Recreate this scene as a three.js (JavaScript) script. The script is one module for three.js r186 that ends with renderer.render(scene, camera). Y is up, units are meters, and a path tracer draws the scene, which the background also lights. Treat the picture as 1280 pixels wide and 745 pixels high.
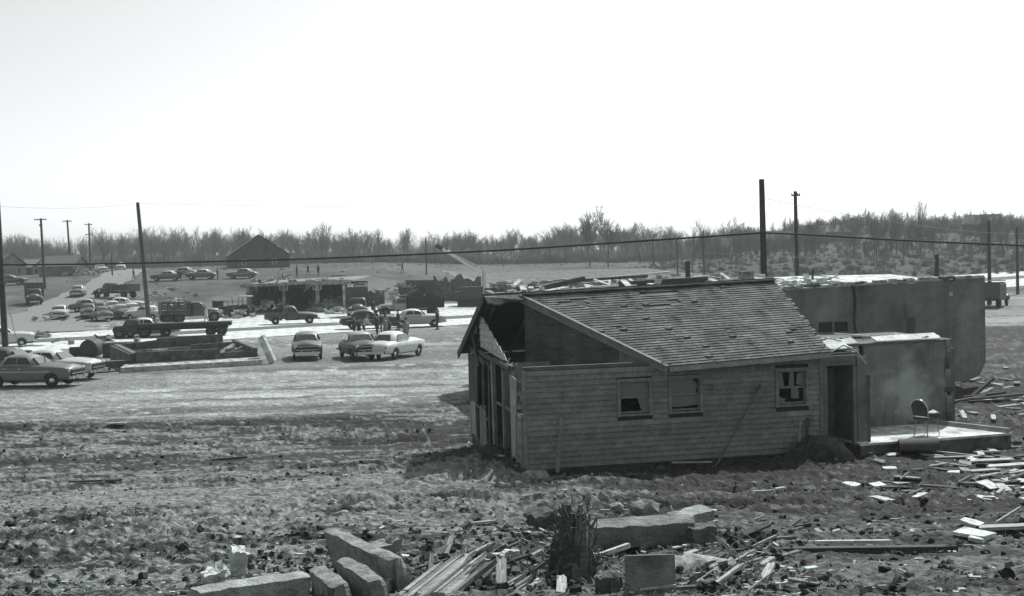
import * as THREE from 'three';
import { mergeGeometries, toCreasedNormals } from 'three/addons/utils/BufferGeometryUtils.js';
import { MarchingCubes } from 'three/addons/objects/MarchingCubes.js';
import { Brush, Evaluator, SUBTRACTION } from 'three-bvh-csg';

// ---------------------------------------------------------------- camera, sky, sun, exposure
const W = 1280, HH = 745, FPX = 1545, EYE = 5.8;
const scene = new THREE.Scene();
const camera = new THREE.PerspectiveCamera(2 * Math.atan(HH / 2 / FPX) * 180 / Math.PI, W / HH, 0.1, 6000);
camera.position.set(0, EYE, 0);
camera.rotation.order = 'YXZ';
camera.rotation.set(-Math.atan(47.5 / FPX), 0, -1.35 * Math.PI / 180);
camera.updateMatrixWorld(true);
scene.add(camera);
const renderer = new THREE.WebGLRenderer({ antialias: true });
renderer.toneMapping = THREE.LinearToneMapping;
renderer.toneMappingExposure = 1.0;
renderer.shadowMap.enabled = true;
const SUN = new THREE.Vector3(1.75, 3.85, -3.0).normalize();
{ // clear spring sky after the standard clear-sky luminance law: brighter towards the sun and the horizon
  const w = 512, h = 256, data = new Float32Array(w * h * 4), d = new THREE.Vector3();
  for (let j = 0; j < h; j++) for (let i = 0; i < w; i++) {
    const ph = ((i + .5) / w - .5) * 2 * Math.PI, th = ((j + .5) / h - .5) * Math.PI;
    d.set(Math.cos(ph) * Math.cos(th), Math.sin(th), Math.sin(ph) * Math.cos(th));
    const cz = Math.max(d.y, .02), chi = Math.acos(Math.min(1, d.dot(SUN)));
    const grad = 1 - Math.exp(-.19 / cz), ind = 1 + 16 * (Math.exp(-3 * chi) - Math.exp(-3 * Math.PI / 2)) + .3 * Math.cos(chi) ** 2;
    const L = .76 * grad * ind, k = (j * w + i) * 4;
    data[k] = L * .965; data[k + 1] = L * .99; data[k + 2] = L * 1.0; data[k + 3] = 1;
  }
  const t = new THREE.DataTexture(data, w, h, THREE.RGBAFormat, THREE.FloatType);
  t.mapping = THREE.EquirectangularReflectionMapping; t.magFilter = t.minFilter = THREE.LinearFilter; t.needsUpdate = true;
  scene.background = t; scene.environment = t;
}
const sun = new THREE.DirectionalLight(new THREE.Color().setRGB(1, .995, .97), 4.1);
sun.position.copy(SUN).multiplyScalar(200).add(new THREE.Vector3(0, 0, -60)); sun.target.position.set(0, 0, -60);
sun.castShadow = true; sun.shadow.mapSize.set(4096, 4096);
Object.assign(sun.shadow.camera, { left: -110, right: 110, top: 110, bottom: -110, near: 10, far: 500 });
scene.add(sun, sun.target);
scene.fog = new THREE.FogExp2(new THREE.Color().setRGB(.86, .9, .9), 0.0005);

// ---------------------------------------------------------------- helpers
const V = (x, y, z) => new THREE.Vector3(x, y, z);
const R = a => a * Math.PI / 180;
const lerp = (a, b, t) => a + (b - a) * t;
const clamp = (x, a = 0, b = 1) => Math.min(b, Math.max(a, x));
const ss = (a, b, x) => { const t = clamp((x - a) / (b - a)); return t * t * (3 - 2 * t); };
function rng(seed) { let s = seed >>> 0; return () => { s = (s + 0x6D2B79F5) >>> 0; let t = s; t = Math.imul(t ^ (t >>> 15), t | 1); t ^= t + Math.imul(t ^ (t >>> 7), t | 61); return ((t ^ (t >>> 14)) >>> 0) / 4294967296; }; }
const rnd = rng(77), rr = (a, b) => a + (b - a) * rnd();
function hash(ix, iy) { let h = Math.imul(ix, 374761393) ^ Math.imul(iy, 668265263); h = Math.imul(h ^ (h >>> 13), 1274126177); return ((h ^ (h >>> 16)) >>> 0) / 4294967296; }
function vn(x, y) { const ix = Math.floor(x), iy = Math.floor(y), fx = x - ix, fy = y - iy, u = fx * fx * (3 - 2 * fx), v = fy * fy * (3 - 2 * fy);
  const a = hash(ix, iy), b = hash(ix + 1, iy), c = hash(ix, iy + 1), d = hash(ix + 1, iy + 1); return a + (b - a) * u + (c - a) * v + (a - b - c + d) * u * v; }
const fbm = (x, y, o = 4) => { let s = 0, a = .5, n = 0; for (let i = 0; i < o; i++) { s += a * vn(x, y); n += a; a *= .5; x = x * 2.03 + 17.1; y = y * 2.03 + 9.7; } return s / n; };
const ridged = (x, y, o = 3) => { let s = 0, a = .5, n = 0; for (let i = 0; i < o; i++) { s += a * (1 - Math.abs(2 * vn(x, y) - 1)); n += a; a *= .5; x = x * 2.1 + 5.3; y = y * 2.1 + 1.9; } return s / n; };
const TINT = [.92, 1, .985];
const tone = v => new THREE.Color().setRGB(v * TINT[0], v * TINT[1], v * TINT[2]);
const dirOf = (px, py) => V((px - W / 2) / FPX, -(py - HH / 2) / FPX, -1).applyQuaternion(camera.quaternion);
const at = (px, py, d) => dirOf(px, py).multiplyScalar(d).add(camera.position);

// names, labels
const used = {};
function numbered(n) { if (!(n in used)) { used[n] = 0; return n; } used[n]++; return n + '_' + String(used[n]).padStart(3, '0'); }
function tag(o, label, category, group, kind) { if (label) o.userData.label = label; if (category) o.userData.category = category; if (group) o.userData.group = group; if (kind) o.userData.kind = kind; return o; }
function thing(name, label, category, pos = V(0, 0, 0), turn = 0, group) { const g = new THREE.Group(); g.name = numbered(name); g.position.copy(pos); g.rotation.y = turn; scene.add(g); return tag(g, label, category, group); }
function mesh(name, geo, mat, parent) { const g = Array.isArray(geo) ? join(geo) : geo; const m = new THREE.Mesh(g, mat); m.castShadow = m.receiveShadow = true; m.name = parent ? name : numbered(name); (parent || scene).add(m); return m; }
function join(list) { return mergeGeometries(list.map(g => { const q = g.index ? g.toNonIndexed() : g.clone(); for (const k of Object.keys(q.attributes)) if (!['position', 'normal', 'uv'].includes(k)) q.deleteAttribute(k); if (!q.attributes.uv) q.setAttribute('uv', new THREE.BufferAttribute(new Float32Array(q.attributes.position.count * 2), 2)); return q; })); }
const structure = (o) => tag(o, null, null, null, 'structure');
// geometry
function boxUV(g) { const p = g.attributes.position, n = g.attributes.normal, uv = new Float32Array(p.count * 2);
  for (let i = 0; i < p.count; i++) { const ax = Math.abs(n.getX(i)), ay = Math.abs(n.getY(i)), az = Math.abs(n.getZ(i)); let u, v;
    if (ay >= ax && ay >= az) { u = p.getX(i); v = p.getZ(i); } else if (ax >= az) { u = p.getZ(i); v = p.getY(i); } else { u = p.getX(i); v = p.getY(i); } uv[2 * i] = u; uv[2 * i + 1] = v; }
  g.setAttribute('uv', new THREE.BufferAttribute(uv, 2)); return g; }
function box(w, h, d, x = 0, y = 0, z = 0, rx = 0, ry = 0, rz = 0) { const g = boxUV(new THREE.BoxGeometry(w, h, d)); if (rx || ry || rz) g.applyMatrix4(new THREE.Matrix4().makeRotationFromEuler(new THREE.Euler(rx, ry, rz))); g.translate(x, y, z); return g; }
function cyl(r0, r1, h, n = 12, x = 0, y = 0, z = 0, rx = 0, ry = 0, rz = 0) { const g = new THREE.CylinderGeometry(r1, r0, h, n); if (rx || ry || rz) g.applyMatrix4(new THREE.Matrix4().makeRotationFromEuler(new THREE.Euler(rx, ry, rz))); g.translate(x, y, z); return g; }
function bar(a, b, w, h = w) { const d = b.clone().sub(a), l = d.length(), g = boxUV(new THREE.BoxGeometry(l, h, w)); const q = new THREE.Quaternion().setFromUnitVectors(V(1, 0, 0), d.clone().normalize());
  const yaw = Math.atan2(-d.z, d.x), pit = Math.asin(clamp(d.y / l, -1, 1)); q.setFromEuler(new THREE.Euler(0, yaw, pit, 'YXZ')); g.applyQuaternion(q); g.translate((a.x + b.x) / 2, (a.y + b.y) / 2, (a.z + b.z) / 2); return g; }
function rod(a, b, r0, r1 = r0, n = 8) { const d = b.clone().sub(a), g = new THREE.CylinderGeometry(r1, r0, d.length(), n); g.applyQuaternion(new THREE.Quaternion().setFromUnitVectors(V(0, 1, 0), d.normalize())); g.translate((a.x + b.x) / 2, (a.y + b.y) / 2, (a.z + b.z) / 2); return g; }
// hexahedron from a polygon (counter-clockwise seen from its front) with thickness behind it
function slab(pts, th) { const n = V(0, 0, 0); for (let i = 0; i < pts.length; i++) { const a = pts[i], b = pts[(i + 1) % pts.length]; n.x += (a.y - b.y) * (a.z + b.z); n.y += (a.z - b.z) * (a.x + b.x); n.z += (a.x - b.x) * (a.y + b.y); } n.normalize();
  const bk = pts.map(p => p.clone().addScaledVector(n, -th)), P = [], tri = (a, b, c) => P.push(a.x, a.y, a.z, b.x, b.y, b.z, c.x, c.y, c.z);
  for (let i = 1; i < pts.length - 1; i++) { tri(pts[0], pts[i], pts[i + 1]); tri(bk[0], bk[i + 1], bk[i]); }
  for (let i = 0; i < pts.length; i++) { const j = (i + 1) % pts.length; tri(pts[i], bk[i], bk[j]); tri(pts[i], bk[j], pts[j]); }
  const g = new THREE.BufferGeometry(); g.setAttribute('position', new THREE.Float32BufferAttribute(P, 3)); g.computeVertexNormals(); return boxUV(g); }
// broken lump: box or ball with displaced corners
function lump(w, h, d, seed, rough = .12, seg = 3, ball = false) { const g0 = ball ? new THREE.IcosahedronGeometry(.5, 3) : new THREE.BoxGeometry(1, 1, 1, Math.max(seg, Math.min(seg * 3, Math.round(seg * w / Math.max(h, d)))), seg, seg); const g = g0.index ? g0.toNonIndexed() : g0; const p = g.attributes.position, so = [w, h, d].sort((a, b) => a - b), am = rough * (so[0] * .45 + so[1] * .55), u = 1 / so[1];
  for (let i = 0; i < p.count; i++) { const x0 = p.getX(i), y0 = p.getY(i), z0 = p.getZ(i), x = x0 * w * u, y = y0 * h * u, z = z0 * d * u;
    const n1 = fbm(x * 2.2 + seed * 7.1 + y * 1.7, z * 2.2 + seed * 3.3 - y * 1.9, 3) - .5, n2 = fbm(z * 2.4 + seed * 5.7, y * 2.1 + seed + x * 1.8, 3) - .5, n3 = fbm(y * 2.2 - seed * 2.2 + x * 1.6, x * 2 + seed * 9.1 + z, 3) - .5;
    const n4 = fbm(x * 7 + seed, (y + z) * 7 - seed, 2) - .5, n5 = fbm(z * 8 - seed, (x - y) * 7 + seed, 2) - .5, k = am * (ball ? 1.05 : 1), edge = ball ? 0 : Math.max(0, Math.abs(x0) + Math.abs(y0) + Math.abs(z0) - 1.1) * .12;
    p.setXYZ(i, x0 * (1 - edge) * w + (n1 * 1.2 + n4 * .5) * k, y0 * (1 - edge) * h + (n2 * 1.4 + n5 * .6) * k, z0 * (1 - edge) * d + (n3 * 1.2 + n4 * .5) * k); }
  g.deleteAttribute('uv'); g.computeVertexNormals(); return boxUV(toCreasedNormals(g, ball ? .9 : .4)); }
// textures
function tileNoise(per, seed) { return (u, v, o = 5) => { let s = 0, a = .5, n = 0, f = per; for (let i = 0; i < o; i++) { const x = u * f, y = v * f, ix = Math.floor(x), iy = Math.floor(y), fx = x - ix, fy = y - iy, p = fx * fx * (3 - 2 * fx), q = fy * fy * (3 - 2 * fy); const hh = (a1, b1) => hash((a1 % f) + seed * 131 + i * 977, (b1 % f) + seed * 57);
  s += a * lerp(lerp(hh(ix, iy), hh(ix + 1, iy), p), lerp(hh(ix, iy + 1), hh(ix + 1, iy + 1), p), q); n += a; a *= .55; f *= 2; } return s / n; }; }
const enc = x => { x = clamp(x); return 255 * (x <= .0031308 ? 12.92 * x : 1.055 * Math.pow(x, 1 / 2.4) - .055); };
function tex(size, fn, color = true, rep = 1) { const d = new Uint8Array(size * size * 4); for (let j = 0; j < size; j++) for (let i = 0; i < size; i++) { const v = fn(i / size, j / size), k = (j * size + i) * 4; const e = color ? enc(v) : 255 * clamp(v); d[k] = d[k + 1] = d[k + 2] = e; d[k + 3] = 255; }
  const t = new THREE.DataTexture(d, size, size); t.wrapS = t.wrapT = THREE.RepeatWrapping; t.magFilter = THREE.LinearFilter; t.minFilter = THREE.LinearMipmapLinearFilter; t.generateMipmaps = true; if (color) t.colorSpace = THREE.SRGBColorSpace; t.repeat.set(rep, rep); t.needsUpdate = true; return t; }
const nA = tileNoise(8, 1), nB = tileNoise(24, 2), nC = tileNoise(4, 3);
const TX = {
  soil: tex(512, (u, v) => clamp(.3 + 1.1 * (nB(u, v) - .3) * (.55 + nA(u, v))), true, .45), soilB: tex(512, (u, v) => nB(u, v), false, .45),
  rough: tex(512, (u, v) => clamp(.55 + .9 * (nA(u, v) - .5) + .5 * (nB(u, v) - .5)), true, .4), roughB: tex(256, (u, v) => nB(u, v), false, 1.2),
  wood: tex(512, (u, v) => { const g = nB(u * .25, v * 3 % 1, 5); return clamp(.62 + .9 * (g - .5) + .35 * (nC(u, v) - .5)); }, true, 1),
  stain: tex(512, (u, v) => clamp(.7 + .55 * (nC(u, v) - .5) + .45 * (nA(u, v * .125 % 1) - .5) + .4 * (nB(u, v) - .5) - .08 * ss(.5, .7, nA(u, (v + .3) % 1)) - .1 * ss(.6, .7, nB(u, v * .0625 % 1))), true, .16),
  paint: tex(512, (u, v) => clamp(.62 + .35 * (nA(u, v) - .5) + .45 * (nB(u, v) - .5)), true, .5),
};
const M = {};
const mat = (v, o = {}) => new THREE.MeshStandardMaterial({ color: tone(v), roughness: .92, metalness: 0, ...o });
const wood = v => M["w" + v] ||= mat(v / .62, { map: TX.wood, bumpMap: TX.wood, bumpScale: .004 });
const siding = v => M['d' + v] ||= mat(v / .62, { map: TX.paint });
const conc = v => M['c' + v] ||= mat(v / .55, { map: TX.rough, bumpMap: TX.roughB, bumpScale: .03 });
const stuc = v => M['s' + v] ||= mat(v / .7, { map: TX.stain, bumpMap: TX.roughB, bumpScale: .006 });
const paint = v => M['p' + v] ||= new THREE.MeshPhysicalMaterial({ color: tone(v), roughness: .5, clearcoat: .22, clearcoatRoughness: .3 });
const flat = (v, r = .9) => M['f' + v + r] ||= mat(v, { roughness: r });
const chrome = new THREE.MeshStandardMaterial({ color: tone(.62), metalness: 1, roughness: .28 });
const steel = new THREE.MeshStandardMaterial({ color: tone(.3), metalness: .7, roughness: .5 });
const rubber = flat(.025, .85), glass = new THREE.MeshPhysicalMaterial({ color: tone(.035), roughness: .08, clearcoat: 1 });
const dustyGlass = new THREE.MeshPhysicalMaterial({ color: tone(.2), roughness: .3, clearcoat: .6, side: THREE.DoubleSide });

// ---------------------------------------------------------------- terrain
const KEYS = [[-4000, 4.2], [-5, 4.2], [0, 4.2], [6, 3.55], [12, 2.5], [20, 1.35], [29, .5], [37, .22], [46, .05], [60, 0], [128, 0], [200, 1.35], [290, 3.2], [400, 4.2], [620, 5.2], [5000, 6]];
function prof(d) { let i = 0; while (i < KEYS.length - 2 && d > KEYS[i + 1][0]) i++; const [x0, y0] = KEYS[i], [x1, y1] = KEYS[i + 1], p = KEYS[Math.max(0, i - 1)], q = KEYS[Math.min(KEYS.length - 1, i + 2)];
  const m = (y1 - y0) / (x1 - x0), sl = (a, b) => a * b <= 0 ? 0 : 2 * a * b / (a + b); const m0 = i > 0 ? sl(m, (y0 - p[1]) / (x0 - p[0])) : m, m1 = i < KEYS.length - 2 ? sl(m, (q[1] - y1) / (q[0] - x1)) : m;
  const t = clamp((d - x0) / (x1 - x0)), h = x1 - x0; return (2 * t ** 3 - 3 * t * t + 1) * y0 + (t ** 3 - 2 * t * t + t) * h * m0 + (-2 * t ** 3 + 3 * t * t) * y1 + (t ** 3 - t * t) * h * m1; }
const RD = V(.796, 0, -.605), RN = V(.605, 0, .796), RP = V(-3.6, 0, -113);      // the highway: direction, its near-side normal, a point on it
const roadS = (x, z) => (x - RP.x) * RN.x + (z - RP.z) * RN.z;                    // metres towards the camera from the road's axis
const mudZone = (x, z) => { const d = -z; const e = 47 + 5 * (fbm(x * .08, z * .08, 3) - .5) + 12 * ss(-10, 12, x) + 34 * ss(14, 21, x); return 1 - ss(e - 2, e + 3, d); };
function H0(x, z) { const d = -z, u = x / Math.max(d, 1);
  let y = prof(d) + 6.6 * ss(.12, .3, u) * ss(200, 390, d) + (fbm(x * .013 + 3, z * .013, 3) - .5) * 2.2 * ss(150, 320, d);
  const lw = 1 - ss(-.13, -.01, u); if (lw > 0) y += lw * (1.1 * ss(135, 178, d) + 1.75 * ss(165, 215, d) * (1 - .55 * ss(230, 330, d)) + .1 * ss(230, 330, d));
  // earth pushed up against the broken end of the frame house and along its front
  y += .5 * Math.exp(-(((x + .9) / 1.5) ** 2 + ((z + 32.6) / 1.9) ** 2)) + .18 * Math.exp(-(((x - 7.2) / 1.2) ** 2 + ((z + 31.6) / .8) ** 2));
  return y; }
// wheel ruts pressed into the mud: distance at x = 0, slope, depth, extent in x
const RUTS = [[19.6, .1, .12, -9, 1], [21.2, .1, .13, -9, 2], [24.6, .16, .12, -12, 0], [26.3, .16, .14, -12, 1], [31.5, .08, .14, -16, -2], [33.2, .08, .15, -16, -2], [39, .2, .16, -20, 0], [41, .2, .16, -20, 0], [22.5, -.05, .12, 2, 16], [24, -.05, .12, 2, 16], [17.5, .06, .1, 2.5, 9], [26.8, .03, .1, 3, 14]];
function micro(x, z) { const d = -z; if (d < -10 || d > 700) return 0; const m = mudZone(x, z), near = 1 - ss(90, 200, d);
  let y = 0;
  if (m > .01) { const left = 1 - ss(-2, 6, x), wx = x + .8 * fbm(x * .35, z * .35, 2), c = x * .26 - z * .966;
    const ch = .12 + 1.5 * ss(.4, .64, fbm(x * .14 + 4, z * .2, 3)), xs = x + z * .16; y += m * (.16 * (fbm(wx * .5, z * .6, 3) - .5) + .13 * ch * (ridged(xs * .5, z * 1.5, 3) - .6) + .12 * (.15 + ch) * (ridged(xs * 1.9 + 7, z * 4.4, 3) - .6) + .065 * (.45 + ch) * (ridged(x * 6.5, z * 11, 2) - .6));
    { const near = 1 - .35 * (1 - ss(14, 22, d)); y *= near; } for (const [dd, sl, dp, x0, x1] of RUTS) if (x > x0 && x < x1) { const q = (d - dd - sl * x - .5 * (fbm(x * .25 + dd, 3, 2) - .5)) / .2; if (q > -4 && q < 4) y += m * dp * ss(.36, .5, fbm(x * .4 + dd * 3, 9, 2)) * (.7 * Math.exp(-((q - 1.5) ** 2)) + .5 * Math.exp(-((q + 1.6) ** 2)) - 1.1 * Math.exp(-q * q)); }
    const track = ss(.5, .62, fbm(x * .09 + 9, z * .22, 2)); y += m * track * .06 * Math.sin(c * 6.2 + 1.5 * fbm(x * .3, z * .3, 2)) * (.4 + .9 * left); }
  const rut = Math.exp(-(((-z - 50.2 - .2 * (x + 12)) / .9) ** 2)) ; y -= .1 * rut * (.6 + .8 * vn(x * .7, z * 2)) * (x < 2 ? 1 : 0);
  y += (1 - m) * near * (.035 * (fbm(x * .8, z * .8, 3) - .5) + .03 * (fbm(x * .12, z * 1.2, 2) - .5)) * ss(3, 9, Math.abs(roadS(x, z) + 2));
  return y; }
const H = (x, z) => H0(x, z) + micro(x, z);
function gnd(px, py, y = 0) { const r = dirOf(px, py); let t = 3, s = .5; for (; t < 1500; t += s) { s = .004 * t + .05; const X = r.x * t, Z = r.z * t; if (EYE + r.y * t < H(X, Z) + y) break; } let a = t - s, b = t; for (let i = 0; i < 18; i++) { const m = (a + b) / 2; if (EYE + r.y * m < H(r.x * m, r.z * m) + y) b = m; else a = m; } return V(r.x * b, H(r.x * b, r.z * b), r.z * b); }
const on = (x, z) => V(x, H(x, z), z);
const PALE = [[-11, -55, 2.6, .9], [-17.4, -58.5, 2.2, .7], [-6.8, -54, 2.4, .5], [-19.5, -47.5, 1.5, .8]];
function gcol(x, z) { const d = -z, m = mudZone(x, z), xs = x + z * .16, mid = fbm(xs * .62, z * 2.3 + 8, 3), fine = fbm(xs * 2.4 + 2, z * 8.5, 2), tiny = vn(x * 13, z * 26);
  // turned dark earth with patches of dried, straw-covered soil; beyond it the bare lot, then grass and fields
  const big = fbm(xs * .13 + 30, z * .4, 4), left = 1 - ss(-2, 5, x + (29 + z) * .15), n = big * .34 + mid * .3 + fine * .2 + tiny * .16 + .035 * left * Math.exp(-(((d - 28) / 7) ** 2)) - .03 * (1 - left) - .035 * left * ss(34, 38, d);
  const cm = lerp(.024, lerp(.115, .205, left), ss(.48, .565, n)) * (.65 + .7 * tiny);
  const lotP = fbm((x + z * .2) * .05 + 3, z * .5 + 7, 4), cl0 = lerp(.12, .34, ss(.36, .6, lotP * .7 + fine * .2 + tiny * .1)) * (.75 + .5 * mid) ;
  let pale = 0; for (const [a, b, ra, rb] of PALE) pale = Math.max(pale, 1 - (((x - a) / ra) ** 2 + ((z - b) / rb) ** 2)); const rut = Math.exp(-(((d - 50.2 - .2 * (x + 12)) / .75) ** 2)) * (x < 3 ? 1 : 0) * ss(.3, .5, fbm(x * .3, z * .3 + 5, 2));
  const cl = lerp(cl0 * (1 - .6 * rut), .5, ss(.15, .35, pale + (fbm(x * 1.2, z * 1.2, 3) - .5) * 1.1)); let c = lerp(cl, cm, m); const field = lerp(.045, .12, ss(.34, .66, .5 * fbm(x * .05, z * .03 + 50, 4) + .5 * fbm(x * .3, z * .5, 3)));
  c = lerp(c, field, ss(128, 170, d)); c = lerp(c, lerp(.03, .065, ss(.35, .65, fbm(x * .05, z * .05, 4))), ss(.1, .2, x / Math.max(d, 1)) * ss(150, 220, d));
  const grass = ss(.5, .56, fbm(x * .09 + 70, z * .09, 3)) * (1 - m) * ss(54, 62, d) * (1 - ss(170, 220, d)); return lerp(c, .18, grass * .6); }
{
  const ang = [], rad = [0]; for (let i = 0; i <= 540; i++) ang.push(R(-30) + R(60) * i / 540); for (let i = 1; i < 60; i++) ang.push(R(30) + R(300) * i / 60);
  let r = 2.2; while (r < 62) { rad.push(r); r *= r < 9 ? 1.02 : 1.0058; } while (r < 170) { rad.push(r); r *= 1.014; } while (r < 640) { rad.push(r); r *= 1.02; } while (r < 1500) { rad.push(r); r *= 1.16; }
  const na = ang.length, nr = rad.length, P = new Float32Array(na * nr * 3), C = new Float32Array(na * nr * 3), U = new Float32Array(na * nr * 2), I = [];
  for (let j = 0; j < nr; j++) for (let i = 0; i < na; i++) { const x = rad[j] * Math.sin(ang[i]), z = -rad[j] * Math.cos(ang[i]), k = j * na + i, d = -z; P[3 * k] = x; P[3 * k + 1] = H(x, z); P[3 * k + 2] = z; U[2 * k] = x; U[2 * k + 1] = z;
    const c = gcol(x, z);
    C[3 * k] = c * TINT[0]; C[3 * k + 1] = c * TINT[1]; C[3 * k + 2] = c * TINT[2]; }
  for (let j = 0; j < nr - 1; j++) for (let i = 0; i < na; i++) { const i2 = (i + 1) % na, a = j * na + i, b = j * na + i2, c = a + na, e = b + na; if (j === 0) I.push(a, c, e); else I.push(a, c, b, b, c, e); }
  // wind so faces point up
  for (let k = 0; k < I.length; k += 3) { const t = I[k + 1]; I[k + 1] = I[k + 2]; I[k + 2] = t; }
  const g = new THREE.BufferGeometry(); g.setAttribute('position', new THREE.BufferAttribute(P, 3)); g.setAttribute('color', new THREE.BufferAttribute(C, 3)); g.setAttribute('uv', new THREE.BufferAttribute(U, 2)); g.setIndex(I); g.computeVertexNormals();
  if (g.attributes.normal.getY(na * 40 + 100) < 0) { const ix = g.index.array; for (let k = 0; k < ix.length; k += 3) { const t = ix[k + 1]; ix[k + 1] = ix[k + 2]; ix[k + 2] = t; } g.computeVertexNormals(); }
  structure(mesh('ground', g, new THREE.MeshStandardMaterial({ color: new THREE.Color().setRGB(1.7, 1.7, 1.7), vertexColors: true, roughness: .97, map: TX.soil, bumpMap: TX.soilB, bumpScale: .06 })));
}
// a sheet that follows the terrain between two offsets from the highway's axis
function strip(name, s0, s1, t0, t1, lift, m, wob = 0) { const nt = Math.round((t1 - t0) / 1.5), ns = 8, P = [], U = [], I = []; for (let i = 0; i <= nt; i++) for (let j = 0; j <= ns; j++) { const t = lerp(t0, t1, i / nt); let s = lerp(s0, s1, j / ns); if (j === 0) s += wob * (fbm(t * .3, s0, 3) - .5); if (j === ns) s += wob * (fbm(t * .3, s1 + 40, 3) - .5);
    const x = RP.x + RD.x * t + RN.x * s, z = RP.z + RD.z * t + RN.z * s; P.push(x, H0(x, z) + lift, z); U.push(t, s); }
  for (let i = 0; i < nt; i++) for (let j = 0; j < ns; j++) { const a = i * (ns + 1) + j, b = a + ns + 1; I.push(a, a + 1, b, b, a + 1, b + 1); }
  const g = new THREE.BufferGeometry(); g.setAttribute('position', new THREE.Float32BufferAttribute(P, 3)); g.setAttribute('uv', new THREE.Float32BufferAttribute(U, 2)); g.setIndex(I); g.computeVertexNormals(); if (g.attributes.normal.getY(20) < 0) { const ix = g.index.array; for (let k = 0; k < ix.length; k += 3) { const t = ix[k + 1]; ix[k + 1] = ix[k + 2]; ix[k + 2] = t; } g.computeVertexNormals(); }
  return structure(mesh(name, g, m)); }
// ---------------------------------------------------------------- roads and far setting
const roadMat = mat(.66 / .55, { map: TX.rough });
strip('road', -10.5, .3, -110, 190, .04, roadMat, 1.0);
strip('road', -25, -15.6, -110, 190, .04, roadMat, 1.2);
strip('pavement', -37, -25.2, -14, 60, .045, mat(.6 / .55, { map: TX.rough }), 3);
strip('verge', -15.4, -10.7, -60, 120, .05, mat(.22, { map: TX.soil, bumpMap: TX.soilB, bumpScale: .05 }), 1.2);
{ // lane up the hill on the left
  const pts = [[30, 418], [40, 404], [75, 388], [105, 372], [130, 356], [150, 343], [170, 337]].map(([a, b]) => gnd(a, b)); const c = new THREE.CatmullRomCurve3(pts), n = 90, P = [], U = [], I = [];
  for (let i = 0; i <= n; i++) { const p = c.getPoint(i / n), t = c.getTangent(i / n).setY(0).normalize(), s = V(-t.z, 0, t.x), w = 2.6 + 3 * (1 - i / n); for (let j = 0; j <= 6; j++) { const q = p.clone().addScaledVector(s, w * (j / 3 - 1) + (j % 6 ? 0 : (fbm(i * .2, j, 3) - .5) * 2.4)); P.push(q.x, H(q.x, q.z) + .12, q.z); U.push(q.x, q.z); } }
  for (let i = 0; i < n; i++) for (let j = 0; j < 6; j++) { const a = i * 7 + j; I.push(a, a + 1, a + 7, a + 7, a + 1, a + 8); }
  const g = new THREE.BufferGeometry(); g.setAttribute('position', new THREE.Float32BufferAttribute(P, 3)); g.setAttribute('uv', new THREE.Float32BufferAttribute(U, 2)); g.setIndex(I); g.computeVertexNormals(); if (g.attributes.normal.getY(10) < 0) { const ix = g.index.array; for (let k = 0; k < ix.length; k += 3) { const t = ix[k + 1]; ix[k + 1] = ix[k + 2]; ix[k + 2] = t; } g.computeVertexNormals(); }
  structure(mesh('lane', g, mat(.2 / .5, { map: TX.soil })));
}
{ // ploughed field behind the ruins
  const P = [], U = [], I = [], nx = 240, nz = 30; for (let j = 0; j <= nz; j++) for (let i = 0; i <= nx; i++) { const u = i / nx, v = j / nz, x = lerp(-3, 42, u) + v * -12, z = -lerp(190, 262, v); const e = Math.min(1, 12 * Math.min(u, 1 - u), 8 * Math.min(v, 1 - v)); P.push(x, H0(x, z) + .05 + e * (.12 + .45 * Math.abs(((u * 26 + .5 * vn(u * 9, v * 9)) % 1) * 2 - 1) + .2 * vn(x, z)), z); U.push(x, z); }
  for (let j = 0; j < nz; j++) for (let i = 0; i < nx; i++) { const a = j * (nx + 1) + i, b = a + nx + 1; I.push(a, a + 1, b, b, a + 1, b + 1); }
  const g = new THREE.BufferGeometry(); g.setAttribute('position', new THREE.Float32BufferAttribute(P, 3)); g.setAttribute('uv', new THREE.Float32BufferAttribute(U, 2)); g.setIndex(I); g.computeVertexNormals();
  structure(mesh('ploughed_field', g, mat(.17 / .5, { map: TX.soil })));
}
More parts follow.
